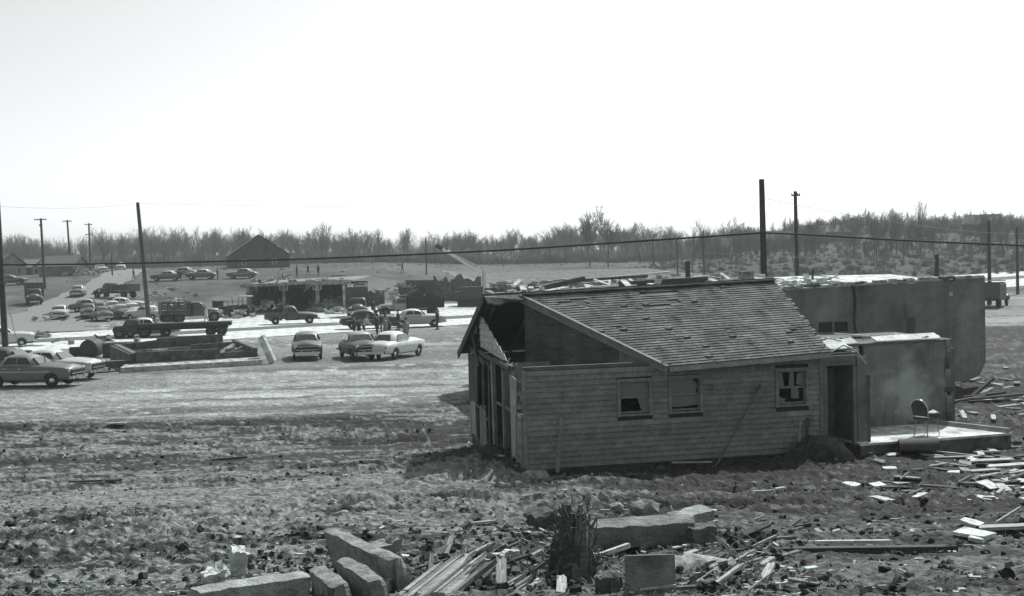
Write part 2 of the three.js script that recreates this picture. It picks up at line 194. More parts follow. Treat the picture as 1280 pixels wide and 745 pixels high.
// bare trees: limbs and twigs grown by forking
function growTree(seed, h, spread, levels = 5, dense = 1, minR = .024) { const q = rng(seed), T = { P: [], N: [] }, C = { P: [], N: [] };
  const tube = (o, a, b, r0, r1, n) => { const d = b.clone().sub(a).normalize(), u = Math.abs(d.y) < .9 ? V(0, 1, 0).cross(d).normalize() : V(1, 0, 0).cross(d).normalize(), w = d.clone().cross(u); for (let i = 0; i < n; i++) { const t0 = i / n * 6.2832, t1 = (i + 1) / n * 6.2832, e0 = u.clone().multiplyScalar(Math.cos(t0)).addScaledVector(w, Math.sin(t0)), e1 = u.clone().multiplyScalar(Math.cos(t1)).addScaledVector(w, Math.sin(t1));
    const p = [a.clone().addScaledVector(e0, r0), a.clone().addScaledVector(e1, r0), b.clone().addScaledVector(e1, r1), b.clone().addScaledVector(e0, r1)], nn = [e0, e1, e1, e0]; for (const k of [0, 1, 2, 0, 2, 3]) { o.P.push(p[k].x, p[k].y, p[k].z); o.N.push(nn[k].x, nn[k].y, nn[k].z); } } };
  const go = (p, d, len, r, lv) => { const seg = lv < 2 ? 3 : 2; let a = p, dd = d.clone(); const o = lv < 2 ? T : C, n = lv < 1 ? 6 : lv < 2 ? 4 : 3; for (let s = 0; s < seg; s++) { dd.add(V((q() - .5) * .35, (q() - .3) * .22, (q() - .5) * .35)).normalize(); const b = a.clone().addScaledVector(dd, len / seg), r1 = lerp(r, r * .62, (s + 1) / seg); tube(o, a, b, lerp(r, r * .62, s / seg), r1, n);
      if (lv < levels - 1 && (lv > 0 || s > 0)) { const k = (lv === 0 ? 3 : 2) * dense; for (let i = 0; i < k; i++) { const ang = q() * 6.283, tilt = lerp(.45, 1.0, q()) * spread, u = V(0, 1, 0).cross(dd).lengthSq() > .01 ? V(0, 1, 0).cross(dd).normalize() : V(1, 0, 0), w = dd.clone().cross(u); const nd = dd.clone().multiplyScalar(Math.cos(tilt)).addScaledVector(u, Math.sin(tilt) * Math.cos(ang)).addScaledVector(w, Math.sin(tilt) * Math.sin(ang)); nd.y += .25; go(b, nd.normalize(), len * lerp(.5, .72, q()), Math.max(r1 * .6, minR), lv + 1); } } a = b; } };
  go(V(0, -.2, 0), V(0, 1, 0), h * .5, h * .017, 0);
  const mk = o => { const g = new THREE.BufferGeometry(); g.setAttribute('position', new THREE.Float32BufferAttribute(o.P, 3)); g.setAttribute('normal', new THREE.Float32BufferAttribute(o.N, 3)); return g; }; return { trunk: mk(T), crown: mk(C) }; }
const treeKinds = [growTree(11, 12, .8), growTree(23, 12, .62), growTree(37, 12, 1.0), growTree(51, 12, .5)], bigTree = growTree(71, 14, .85, 6, 1, .034);
const bark = flat(.07), twig = flat(.11);
function tree(kind, x, z, s, label, group, turn = 0, sx = 1) { const t = thing('bare_tree', label, 'tree', V(x, H0(x, z) - .1, z), turn, group); t.scale.set(s * sx, s, s * sx); mesh('trunk', kind.trunk, bark, t); mesh('crown', kind.crown, twig, t); return t; }
{ const q = rng(5), dummy = new THREE.Object3D();
  const light = [growTree(101, 12, .7, 5, 1), growTree(131, 12, .85, 5, 1), growTree(171, 12, .5, 5, 1)].map(k => mergeGeometries([k.trunk, k.crown]));
  const bush = (() => { const g = rng(9), P = [], N = []; for (let i = 0; i < 260; i++) { const a = g() * 6.28, e = g() * 1.3, l = .8 + g() * 1.4, b = V((g() - .5) * 1.6, g() * .8, (g() - .5) * 1.6), d = V(Math.cos(a) * Math.cos(e), Math.sin(e), Math.sin(a) * Math.cos(e)), s = V(-d.z, 0, d.x).normalize().multiplyScalar(.03), c = b.clone().addScaledVector(d, l); for (const v of [b.clone().sub(s), b.clone().add(s), c]) { P.push(v.x, v.y, v.z); N.push(0, .3, 1); } } const geo = new THREE.BufferGeometry(); geo.setAttribute('position', new THREE.Float32BufferAttribute(P, 3)); geo.setAttribute('normal', new THREE.Float32BufferAttribute(N, 3)); return geo; })();
  const scatter = (geo, n, fn, m, name, label) => { const im = new THREE.InstancedMesh(geo, m, n); for (let i = 0; i < n; i++) { const [x, z, s] = fn(q); dummy.position.set(x, H0(x, z) - .15, z); dummy.rotation.set(0, q() * 6.28, 0); dummy.scale.set(s * (.8 + q() * .5), s * (.85 + q() * .3), s * (.8 + q() * .5)); dummy.updateMatrix(); im.setMatrixAt(i, dummy.matrix); im.setColorAt(i, tone(.75 + q() * .5)); } im.castShadow = im.receiveShadow = true; im.name = numbered(name); scene.add(im); tag(im, label, 'trees', null, 'stuff'); };
  const woodAt = (a, b) => g => { const d = lerp(395, 470, g()), u = lerp(-.5, .5, g()), x = u * d, hs = .72 + .32 * fbm(u * 14 + 3, 1, 3) * 1.6 - .15; return [x, -d, hs * 1.14 * lerp(a, b, g()) * (u > .2 ? .62 : 1)]; };
  const mk = flat(.14);
  light.forEach((g, i) => scatter(g, 250, woodAt(.62, .9), mk, 'far_wood', ['distant bare winter wood along the skyline', 'rounded bare trees massed in the distant wood', 'slim bare trees massed in the distant wood'][i]));
  scatter(bush, 1500, g => { const d = lerp(380, 470, g()), x = lerp(-.5, .5, g()) * d; return [x, -d, lerp(1.2, 2.8, g())]; }, mk, 'far_undergrowth', 'brown undergrowth filling the foot of the distant wood');
  scatter(bush, 2100, g => { const d = lerp(205, 400, g()), x = lerp(.1, .5, Math.pow(g(), .75)) * d; return [x, -d, lerp(.25, .95, g() * g())]; }, mk, 'hillside_scrub', 'low bare scrub covering the hillside beyond the stucco building');
  scatter(bush, 3600, g => { const d = lerp(140, 385, Math.sqrt(g())), x = lerp(-.5, .14, g()) * d; return [x, -d, lerp(.08, .4, g() * g() * g())]; }, mk, 'field_weeds', 'dead weed tufts over the far fields');
  scatter(light[2], 330, g => { const d = lerp(240, 400, g()), x = lerp(.12, .5, g()) * d; return [x, -d, lerp(.15, .62, g())]; }, mk, 'hillside_wood', 'slim bare saplings on the hillside beyond the stucco building');
}
// trees that stand out: pixel of the foot, depth, height in metres
{ const put = (px, d, h, k, label, group, sx = 1) => { const p = at(px, 320, d); tree(k === 4 ? bigTree : treeKinds[k], p.x, -d, h / (k === 4 ? 15.5 : 13), label, group, px * .37, sx); };
  put(737, 300, 13.6, 4, 'tallest broad-crowned bare tree standing above the wood behind the ploughed field', null, .82);
  put(760, 300, 12.0, 4, 'second tall bare tree with an open crown beside the tallest one');
  put(818, 310, 12.2, 2, 'wide bare tree above the wood beside the thin pole', null, 1.25); put(838, 315, 10.8, 0, 'rounded bare tree next to the wide one above the stucco building');
  put(881, 240, 10.5, 3, 'slender stark bare tree with upright limbs behind the stucco building roof', null, .7);
  put(915, 330, 12.2, 2, 'low spreading bare tree on the rise behind the thick pole'); put(1092, 260, 9.5, 1, 'thin bare tree on the hillside behind the stucco building', null, .8); put(1151, 270, 12.5, 1, 'tall thin bare tree rising over the hillside skyline', null, .6);
  put(1020, 260, 9, 3, 'spindly bare tree on the hillside behind the crossarm pole', null, .7); put(1068, 300, 9, 0, 'bushy bare tree on the hillside between two thin trees');
  put(300, 330, 11.2, 2, 'bare tree beside the dark gable roof on the skyline'); put(130, 300, 7.6, 2, 'small round bare tree above the top of the dirt lane'); put(405, 340, 11.5, 1, 'tall bare tree standing behind the open shop ruin');
  const q = rng(19); for (let i = 0; i < 46; i++) { const px = 20 + i * 20.5 + q() * 14, d = lerp(372, 400, q()), hh = (px > 860 ? 7 : lerp(9.2, 12.4, q())) * (px < 100 ? .65 : 1); put(px, d, hh, Math.floor(q() * 4), 'bare tree at the near edge of the distant wood', 'trees along the edge of the wood', .9 + q() * .35); }
}

// ---------------------------------------------------------------- the frame house
const HP = V(.24, .61, -30.66), HT = R(13.7);
{
  const h = thing('frame_house', 'tornado-damaged clapboard house with torn shingle roof and open end', 'house', HP, HT), Lw = 8.11, Hw = 2.42, D = 6.4;
  const wins = [[2.5, 1.23, .79, .8], [3.88, 1.23, .79, .82], [6.86, 1.25, .79, .86]];
  const fw = mesh('front_wall', (() => { const b = []; let x = 0; for (const [wx, wy, ww, wh] of wins) { b.push(box(wx - x, Hw, .1, (x + wx) / 2, Hw / 2, -.07)); b.push(box(ww, wy, .1, wx + ww / 2, wy / 2, -.07), box(ww, Hw - wy - wh, .1, wx + ww / 2, (Hw + wy + wh) / 2, -.07)); x = wx + ww; } b.push(box(Lw - x, Hw, .1, (x + Lw) / 2, Hw / 2, -.07)); return b; })(), flat(.05), h);
  const sid = [.235, .255, .22, .27].map(v => siding(v)); const e = .137, q = rng(3);
  for (let i = 0; i < 18; i++) { const y0 = i * e - .05; let cuts = [[.02, Lw - .04]]; for (const [wx, wy, ww, wh] of wins) if (y0 + e > wy - .07 && y0 < wy + wh + .07) cuts = cuts.flatMap(([a, b]) => [[a, Math.min(b, wx - .075)], [Math.max(a, wx + ww + .075), b]].filter(([s, t]) => t - s > .05));
    for (let [a, b] of cuts) { while (b - a > .02) { let l = Math.min(b - a, 2.4 + q() * 2.2); if (b - a - l < .4) l = b - a; if (i === 0 && a > 5.9) { a = b; break; } const y1 = Math.min(e + .012, Hw - y0 - .005); mesh('clapboard', slab([V(a, y0 + .009, .042 + q() * .006), V(a + l - .004, y0 + .009 + (q() - .5) * .008, .042), V(a + l - .004, y0 + y1 - .009, .012), V(a, y0 + y1 - .009, .012)], .016), sid[Math.floor(q() * 4)], fw); a += l; } } }
  mesh('corner_board', box(.1, Hw, .03, .0, Hw / 2, .035), siding(.24), h); mesh('corner_board', box(.1, Hw + .05, .035, Lw - .02, Hw / 2, .035), siding(.2), h);
  mesh('frieze_board', box(Lw - 3.9, .14, .03, (Lw + 3.9) / 2, Hw + .03, .03), siding(.23), h);
  wins.forEach(([x, y, w, hh], k) => { const f = mesh('window', [box(.08, hh + .16, .05, x - .035, y + hh / 2, .03), box(.08, hh + .16, .05, x + w + .035, y + hh / 2, .03), box(w, .08, .05, x + w / 2, y + hh + .04, .031), box(w + .2, .05, .09, x + w / 2, y - .045, .045)], siding(.25), h);
    mesh('sash', [box(w - .02, .045, .04, x + w / 2, y + hh / 2, -.02), box(.04, hh, .035, x + .02, y + hh / 2, -.025), box(.04, hh, .035, x + w - .02, y + hh / 2, -.025), box(w, .035, .034, x + w / 2, y + hh - .018, -.026), box(w, .04, .034, x + w / 2, y + .02, -.026)], siding(.26), f);
    const sh = (pts) => { const g = slab(pts.map(([u, v]) => V(x + .04 + u * (w - .08), y + .04 + v * (hh - .08), -.03)), .004); mesh('pane', g, dustyGlass, f); };
    if (k === 0) { sh([[0, .52], [1, .52], [1, 1], [.0, 1]]); sh([[.78, 0], [1, 0], [1, .47], [.6, .47], [.7, .3]]); }
    if (k === 1) { sh([[0, .52], [.9, .52], [1, .8], [.8, 1], [0, 1]]); sh([[0, .08], [.25, .05], [1, .12], [1, .47], [0, .47]]); }
    if (k === 2) { sh([[.4, .53], [.62, .53], [.62, 1], [.45, 1]]); sh([[0, .55], [.22, .53], [.15, 1], [0, 1]]); sh([[.7, .6], [1, .53], [1, 1], [.75, .95]]); sh([[.5, .12], [.82, .1], [.78, .47], [.5, .47]]); sh([[0, .0], [.2, 0], [.3, .1], [0, .2]]); }
    if (k < 2) mesh('curtain', box(w * .9, hh * .45, .01, x + w / 2, y + hh * .75, -.2), flat(.16), f); });
  // floor, sill beam, inside walls
  mesh('floor', box(Lw, .1, D, Lw / 2, -.04, -D / 2 - .03), wood(.14), h);
  mesh('sill_beam', [box(Lw, .2, .16, Lw / 2, -.2, -.14), box(.16, .2, D - .2, .1, -.2, -D / 2), box(Lw, .2, .16, Lw / 2, -.2, -D)], wood(.08), h);
  for (const [x, z] of [[.4, -.2], [2.6, -.2], [5, -.2], [7.6, -.2], [.3, -3], [.3, -6]]) mesh('footing_block', lump(.45, .55, .4, x + z, .1).translate(x, -.5, z), conc(.25), h);
  mesh('back_wall', box(Lw, Hw, .1, Lw / 2, Hw / 2, -D), wood(.14), h);
  mesh('end_wall', box(.1, Hw + .1, D - .2, Lw - .06, Hw / 2, -D / 2 - .05), wood(.2), h);
  mesh('partition', [box(.08, Hw, 3.4, 2.1, Hw / 2, -4.6), box(2.0, Hw, .08, 1.05, Hw / 2, -2.6)], stuc(.22), h);
  mesh('ceiling', box(5.0, .05, D - .3, 5.5, Hw - .05, -D / 2), stuc(.2), h);
  // roof: front slope torn off along a diagonal, back slope whole
  const A = V(.81, 4.2, -3.2), B = V(8.36, 4.4, -3.2), C = V(8.22, 2.58, .36), Dd = V(3.72, 2.4, .36), nrm = B.clone().sub(A).cross(Dd.clone().sub(A)).normalize(); if (nrm.y < 0) nrm.negate();
  const fr = mesh('front_roof', slab([A, Dd, C, B], .1), wood(.07), h), N = 33, qs = rng(8), shm = [.155, .163, .147, .158].map(v => mat(v / .55, { map: TX.rough, bumpMap: TX.roughB, bumpScale: .01 }));
  const holes = [[28, 29.5, 1.25, 1.75], [26, 28, 1.55, 1.8], [24.4, 26.4, 4.05, 4.4], [24, 25, 3.4, 3.95], [22.6, 23.6, 2.95, 3.2], [29.5, 30.5, 3.3, 4.4], [16, 17, 2.2, 2.36], [27.4, 28.5, .9, 1.3], [12, 13, 5.0, 5.2]];
  for (let k = 0; k < N; k++) { const v0 = k / N, v1 = Math.min(1, (k + 1.25) / N), P = [], I = [], La = Dd.clone().lerp(A, v0), Lb = Dd.clone().lerp(A, v1), Ra = C.clone().lerp(B, v0), Rb = C.clone().lerp(B, v1);
    const len = La.distanceTo(Ra), n = Math.round(len / .16), jag0 = (qs() - .5) * .1, jag1 = (qs() - .6) * .16; const l0 = La.clone(), r0 = Ra.clone(); l0.x -= .06; const pt = (a, b, t, up) => a.clone().lerp(b, t).addScaledVector(nrm, up);
    let tab = 0; const flush = () => { if (!P.length) return; const g0 = new THREE.BufferGeometry(); g0.setAttribute('position', new THREE.Float32BufferAttribute(P, 3)); g0.setIndex([...I]); const g = g0.toNonIndexed(); g.computeVertexNormals(); mesh('shingle_course', boxUV(g), shm[k * 7 % 4], fr); P.length = I.length = 0; }; for (let i = 0; i < n; i++) { const t0 = i / n + jag0 / len * (i === 0 ? 1 : 0), t1 = (i + 1) / n + (i === n - 1 ? jag1 / len : 0), xm = (t0 + t1) / 2 * len * 1.0; if (i % 2 === 0) tab = (qs() - .5) * .022; const sc = La.x - 0 + xm - Dd.x + 3.72; if (holes.some(([a, b, c, d]) => k >= a && k < b && sc > c + .8 && sc < d + .8)) { flush(); continue; }
      const down = La.clone().sub(Lb).normalize().multiplyScalar(tab), curl = qs() < .012 ? .03 : .0, lift = .03 + qs() * .006 + curl; const a = pt(La, Ra, t0, lift).add(down), b = pt(La, Ra, t1 - (i % 2 ? .012 / len : 0), lift).add(down), c = pt(Lb, Rb, t1, .008), d = pt(Lb, Rb, t0, .008), a2 = pt(La, Ra, t0, 0).add(down), b2 = pt(La, Ra, t1, 0).add(down); const s = P.length / 3; for (const p of [a, b, c, d, a2, b2]) P.push(p.x, p.y, p.z); I.push(s, s + 1, s + 2, s, s + 2, s + 3, s + 4, s + 5, s + 1, s + 4, s + 1, s); }
    flush(); }
  const up = nrm.clone().multiplyScalar(.03); mesh('rake_board', [bar(A.clone().add(V(-.05, -.08, 0)), Dd.clone().add(V(-.05, -.09, 0)), .05, .17), bar(A.clone().add(V(-.03, .03, 0)), Dd.clone().add(V(-.05, .02, .02)), .16, .03)], siding(.24), h);
  mesh('eave_fascia', bar(Dd.clone().add(V(.0, -.07, .0)), C.clone().add(V(0, -.07, 0)), .04, .13), wood(.34), h);
  mesh('eave_return', slab([V(3.55, 2.52, .3), V(3.72, 2.28, .33), V(4.05, 2.28, .33), V(4.0, 2.42, .33)], .25), wood(.34), h);
  mesh('soffit', slab([V(3.75, 2.36, -.02), V(8.15, 2.5, -.02), V(8.15, 2.5, .33), V(3.75, 2.34, .33)], .02), wood(.28), h);
  mesh('ridge_cap', [bar(A.clone().add(V(0, .04, 0)), B.clone().add(V(0, .04, 0)), .24, .04)], shm[1], h);
  const br = mesh('back_roof', slab([V(-.28, 4.16, -3.2), V(8.36, 4.38, -3.2), V(8.36, 2.55, -6.8), V(-.28, 2.4, -6.8)].reverse(), .13), wood(.09), h); mesh('rake_board', bar(V(-.3, 4.14, -3.15), V(-.3, 2.36, -6.82), .04, .2), wood(.1), br);
  mesh('ridge_remnant', slab([V(-.25, 4.2, -3.1), V(-.2, 4.05, -2.98), V(.15, 4.0, -2.93), V(.35, 4.08, -2.98), V(.82, 4.1, -2.95), V(.82, 4.24, -3.22), V(-.25, 4.22, -3.22)], .05), shm[2], br);
  for (let i = 0; i < 8; i++) { const x = .1 + i * 1.1; mesh('rafter', bar(V(x, 4.02, -3.3), V(x, 2.3, -6.6), .05, .12), wood(.12), br); }
  // closed gable under the torn edge
  const gp = (t, y) => V(lerp(.86, 3.72, t), y, lerp(-3.15, -.02, t)), top = t => lerp(4.1, 2.46, t);
  mesh('gable_panel', slab([gp(0, 1.2), gp(.28, 1.2), gp(.28, top(.28)), gp(0, top(0))], .05), wood(.105), h); mesh('gable_panel', slab([gp(.283, 1.2), gp(.69, 1.2), gp(.69, top(.69)), gp(.283, top(.283))], .04), wood(.12), h); mesh('gable_panel', slab([gp(.693, 2.2), gp(1, 2.2), gp(1, top(1)), gp(.693, top(.693))], .03), siding(.26), h);
  mesh('top_plate', [box(3.7, .09, .14, 1.85, Hw + .045, -.09), box(.1, .12, 5.2, .0, Hw + .06, -3.7, .03)], wood(.13), h);
  // broken left end: studs, sheathing scraps, hanging gable siding
  for (const [z, t, v, w] of [[-.08, 0, .2, .1], [-1.25, .03, .3, .09], [-2.2, 0, .22, .08], [-3.3, -.02, .36, .13], [-4.0, .02, .12, .07], [-4.7, 0, .14, .08], [-5.5, 0, .1, .07], [-6.3, .02, .18, .12]]) mesh('stud', bar(V(0, -.05, z), V(t, Hw, z + t * 2), w, .06), wood(v), h);
  mesh('sheathing_scrap', slab([V(-.06, .15, -1.2), V(-.04, .1, -.85), V(-.02, 2.15, -.75), V(-.05, 2.25, -1.3)], .02), stuc(.42), h); mesh('sheathing_scrap', slab([V(-.05, -.1, -.75), V(-.05, -.1, -.1), V(-.05, 1.2, -.12), V(-.07, 1.35, -.5)], .02), stuc(.22), h);
  mesh('sheathing_scrap', slab([V(-.05, .05, -6.4), V(-.05, .05, -5.6), V(-.05, 1.2, -5.7), V(-.05, 1.35, -6.4)], .02), stuc(.34), h); mesh('sheathing_scrap', slab([V(-.06, 1.0, -6.5), V(-.06, 1.1, -5.3), V(-.06, 2.4, -5.2), V(-.06, 2.45, -6.5)], .02), wood(.1), h); mesh('sheathing_scrap', slab([V(-.05, -.1, -5.1), V(-.05, -.1, -4.2), V(-.05, 1.1, -4.3), V(-.05, 1.0, -5.1)], .02), wood(.24), h);
  mesh('brace', [bar(V(.02, 1.9, -.15), V(.06, .9, -1.3), .04, .09), bar(V(.04, 1.3, -3.2), V(.02, 1.25, -.1), .04, .08), bar(V(-.05, 1.1, -5.9), V(-.03, .7, -4.1), .03, .05)], wood(.18), h);
  const tri = (pts, rows, v) => { const y0 = Math.min(...pts.map(p => p[1])), y1 = Math.max(...pts.map(p => p[1])); for (let r = 0; r < rows; r++) { const a = lerp(y0, y1, r / rows), b = lerp(y0, y1, (r + 1) / rows) - .012; const cut = y => { const xs = []; for (let i = 0; i < pts.length; i++) { const [z0, w0] = pts[i], [z1, w1] = pts[(i + 1) % pts.length]; if ((w0 - y) * (w1 - y) < 0) xs.push(lerp(z0, z1, (y - w0) / (w1 - w0))); } return [Math.min(...xs), Math.max(...xs)]; }; const [p0, p1] = cut(a + .004), [p2, p3] = cut(b - .002); if (isFinite(p0) && isFinite(p2)) mesh('gable_board', slab([V(-.16, a, p0), V(-.16, a, p1), V(-.13, b, p3), V(-.13, b, p2)], .02), wood(v), h); } };
  tri([[-4.5, 3.8], [-1.1, 2.6], [-4.25, 2.62]], 7, .5); tri([[-4.75, 3.8], [-4.85, 3.1], [-5.9, 2.98]], 5, .46);
  mesh('hanging_board', [bar(V(-.17, 2.62, -4.3), V(-.17, 2.42, -.9), .03, .1), bar(V(-.18, 3.1, -5.3), V(-.15, 2.2, -4.6), .03, .1), bar(V(-.1, 2.62, -5.9), V(-.1, 2.3, -4.0), .05, .16)], wood(.1), h);
  { const q = rng(66); for (let i = 0; i < 16; i++) { const z = -.3 - q() * 6, y = q() < .5 ? 2.3 + q() * .3 : q() * 1.2, l = .3 + q() * .8; mesh('torn_lath', bar(V(-.08 - q() * .06, y, z), V(-.05 + q() * .2, y - l * (q() - .2), z + (q() - .5) * l), .02 + q() * .05, .02 + q() * .04), wood([.1, .2, .34, .14][i % 4]), h); } for (let i = 0; i < 7; i++) mesh('torn_siding', slab([V(.0 - .02 * i % .05, .15 + i * .33, .02), V(-.12 - q() * .2, .17 + i * .33, .03), V(-.1 - q() * .16, .27 + i * .33, .02), V(.0, .28 + i * .33, .012)].reverse(), .014), siding(.23), h); }
  mesh('door_scrap', box(.04, 1.9, .8, .9, .95, -1.9, 0, .5), stuc(.3), h);
}
// ---------------------------------------------------------------- annex, pad, chair
const hl = (x, y, z) => V(x, y, z).applyAxisAngle(V(0, 1, 0), HT).add(HP);
{
  const a = thing('block_annex', 'low flat-roofed stained annex with open doorway joined to the clapboard house', 'annex', hl(8.2, 0, 0), HT);
  mesh('porch_wall', [box(.12, 2.5, 3, .06, 1.25, -1.56), box(1.0, .26, .1, .42, 2.32, -.06), box(.1, 2.16, .1, .9, 1.08, -.06), box(.1, 2.4, 2.3, .95, 1.2, -1.27)], stuc(.2), a);
  const dr = mesh('door', box(.76, 2.02, .045, .5, 1.02, -1.0, 0, .25), stuc(.22), a); mesh('door_handle', new THREE.SphereGeometry(.035, 10, 8).translate(.78, 1.05, -1.02), steel, dr);
  mesh('wall_panel', box(.28, 2.42, .06, 1.14, 1.19, -.1), stuc(.21), a); mesh('wall_panel', box(.42, 2.5, .05, 1.6, 1.24, -1.4), stuc(.24), a); mesh('corner_post', box(.13, 2.5, .13, 1.98, 1.25, -1.9), wood(.17), a); mesh('corner_post', box(.1, 2.45, .1, 2.26, 1.25, -2.35), wood(.3), a);
  const sw = tex(512, (u, v) => { const n = fbm(u * 6, v * 6, 5), s = Math.exp(-(((u - .5) / .36) ** 2 + ((v - .36) / .36) ** 2)); const patch = ss(.1, .95, s * .9 + (n - .5) * 1.2); const run = ss(.62, .75, fbm(u * 26, v * 1.6 + 3, 3)); const soot = ss(.5, .68, fbm(u * 3.2 + 9, v * 2.6, 4)) * (1 - patch); return clamp(.46 + .36 * patch - .14 * soot - .07 * run + .25 * (n - .5)); });
  const wallG = box(2.16, 2.48, .14, 0, 0, 0); { const u = wallG.attributes.uv, p = wallG.attributes.position; for (let i = 0; i < u.count; i++) u.setXY(i, p.getX(i) / 2.16 + .5, p.getY(i) / 2.48 + .5); } wallG.scale(1.25, 1, 1); wallG.translate(3.86, 1.29, -2.45);
  mesh('stained_wall', wallG, mat(.5, { map: sw, bumpMap: TX.roughB, bumpScale: .008 }), a); mesh('wall_base', box(2.7, .12, .2, 3.86, .06, -2.42), conc(.16), a);
  mesh('end_wall', [box(.14, 2.45, 2.8, 5.28, 1.25, -3.95), box(.16, 2.3, .3, 5.42, 1.15, -2.6)], stuc(.16), a); mesh('rear_wall', box(5.3, 2.4, .14, 2.65, 1.3, -5.4), stuc(.18), a);
  mesh('roof', [slab([V(.05, 2.5, -.15), V(1.1, 2.52, -.15), V(1.1, 2.56, -5.4), V(.05, 2.56, -5.4)], .06), slab([V(1.12, 2.54, -2.36), V(5.4, 2.57, -2.36), V(5.4, 2.62, -5.5), V(1.12, 2.6, -5.5)], .07)], wood(.13), a);
  for (const [x0, x1, y, z, w, v] of [[.1, .95, 2.66, -.4, .3, .72], [1.9, 2.3, 2.62, -2.4, .14, .6], [2.9, 5.0, 2.66, -2.42, .2, .7], [.75, 1.3, 2.66, -1.5, .16, .6], [1.5, 1.8, 2.62, -2.2, .12, .5]]) mesh('roof_edge_board', slab([V(x0, y - .05, z + .1), V(x1, y - .04, z + .1), V(x1, y + .1, z - .3), V(x0, y + .06, z - .25)], .04), siding(v), a);
  mesh('bent_flashing', [rod(V(.1, 2.52, .05), V(.6, 2.72, -.05), .02), rod(V(.6, 2.72, -.05), V(.95, 2.55, .02), .02), rod(V(.95, 2.55, .02), V(1.2, 2.2, .05), .015), rod(V(0, 3.02, -1), V(1.1, 2.75, -1.1), .02), rod(V(1.0, 2.95, -1.3), V(2.2, 2.82, -1.5), .02)], flat(.6), a);
  mesh('leaning_strip', bar(V(1.25, .05, .05), V(1.32, 1.9, -.05), .1, .03), wood(.15), a); { const q = rng(31); for (let i = 0; i < 18; i++) { const x = q() * 5.2, l = .15 + q() * .5; mesh('roof_scrap', lump(l, .03 + q() * .05, .1 + q() * .25, 40 + i, .4, 2).rotateY(q() * 3).translate(x, x < 1.1 ? 2.6 : 2.64, x < 1.1 ? -.3 - q() : -2.4 - q() * 1.5), conc([.6, .2, .1, .66][i % 4]), a); } for (let i = 0; i < 9; i++) mesh('chipped_edge', lump(.08 + q() * .16, .12 + q() * .3, .14, 80 + i, .5, 2).translate(5.2 + q() * .04, .3 + i * .26, -2.4), stuc([.1, .2, .3][i % 3]), a); }
  mesh('stained_wall', lump(.4, .32, .3, 71, .5, 3).translate(5.65, 1.0, -2.7), stuc(.08), a).name = 'broken_fitting';
  const pad = mesh('concrete_pad', slab([V(9.05, .12, .3), V(11.2, .12, .25), V(13.72, .13, .18), V(13.6, .13, -1.2), V(12.9, .13, -2.6), V(9.05, .12, -2.6)].map(p => hl(p.x, p.y, p.z)), .06), conc(.66)); const pf = mesh('shaded_pad_side', slab([V(9.07, .06, .28), V(11.2, .06, .23), V(13.7, .07, .16), V(13.58, .07, -1.2), V(12.88, .07, -2.58), V(9.07, .06, -2.58)].map(p => hl(p.x, p.y, p.z)), .4), conc(.13), pad); tag(pad, 'bright bare concrete floor pad in front of the stained annex', 'concrete pad');  // pad side: dirty concrete, with its front shade painted into the dark colour
  const kb = mesh('timber_edging', bar(hl(13.7, .2, .1), hl(12.78, .2, -2.4), .12, .1), wood(.3)); tag(kb, 'timber rail along the far edge of the bright concrete pad', 'timber');
  // tubular kitchen chair seen from behind, facing away to the right
  const c = thing('kitchen_chair', 'padded metal kitchen chair standing on the bright concrete pad', 'chair', hl(11.42, .13, -.35), HT + R(20)); const cd = flat(.05, .6), tu = (a1, b1, r = .016) => rod(a1, b1, r, r, 8);
  const bk = new THREE.Shape(); bk.moveTo(-.2, 0); bk.lineTo(-.24, .24); bk.quadraticCurveTo(-.2, .4, 0, .42); bk.quadraticCurveTo(.2, .4, .24, .24); bk.lineTo(.2, 0); bk.closePath();
  mesh('backrest', new THREE.ExtrudeGeometry(bk, { depth: .045, bevelEnabled: true, bevelSize: .012, bevelThickness: .012, bevelSegments: 2 }).rotateY(Math.PI / 2).rotateZ(.14).translate(-.27, .56, 0), cd, c);
  mesh('back_rim', new THREE.TubeGeometry(new THREE.CatmullRomCurve3([V(-.2, .5, -.22), V(-.28, .8, -.26), V(-.34, .97, -.16), V(-.35, 1.0, 0), V(-.34, .97, .16), V(-.28, .8, .26), V(-.2, .5, .22)]), 30, .017, 7), chrome, c);
  mesh('seat', lump(.5, .09, .5, 4, .03).translate(.02, .47, 0), flat(.07, .5), c);
  for (const [x, z] of [[-.2, -.2], [-.2, .2], [.24, -.2], [.24, .2]]) mesh('leg', [tu(V(x * .85, .45, z * .9), V(x * 1.15, 0, z * 1.1), .015)], steel, c);
  const bx = thing('small_box', 'small open box with white papers resting on the chair seat', 'box', hl(11.47, .13 + .5, -.35), HT - .2); mesh('carton', lump(.36, .12, .3, 8, .05).translate(.12, .06, .05), flat(.09), bx); mesh('papers', box(.24, .012, .2, .1, .13, .06, .2, .3, .25), flat(.75), bx);
}
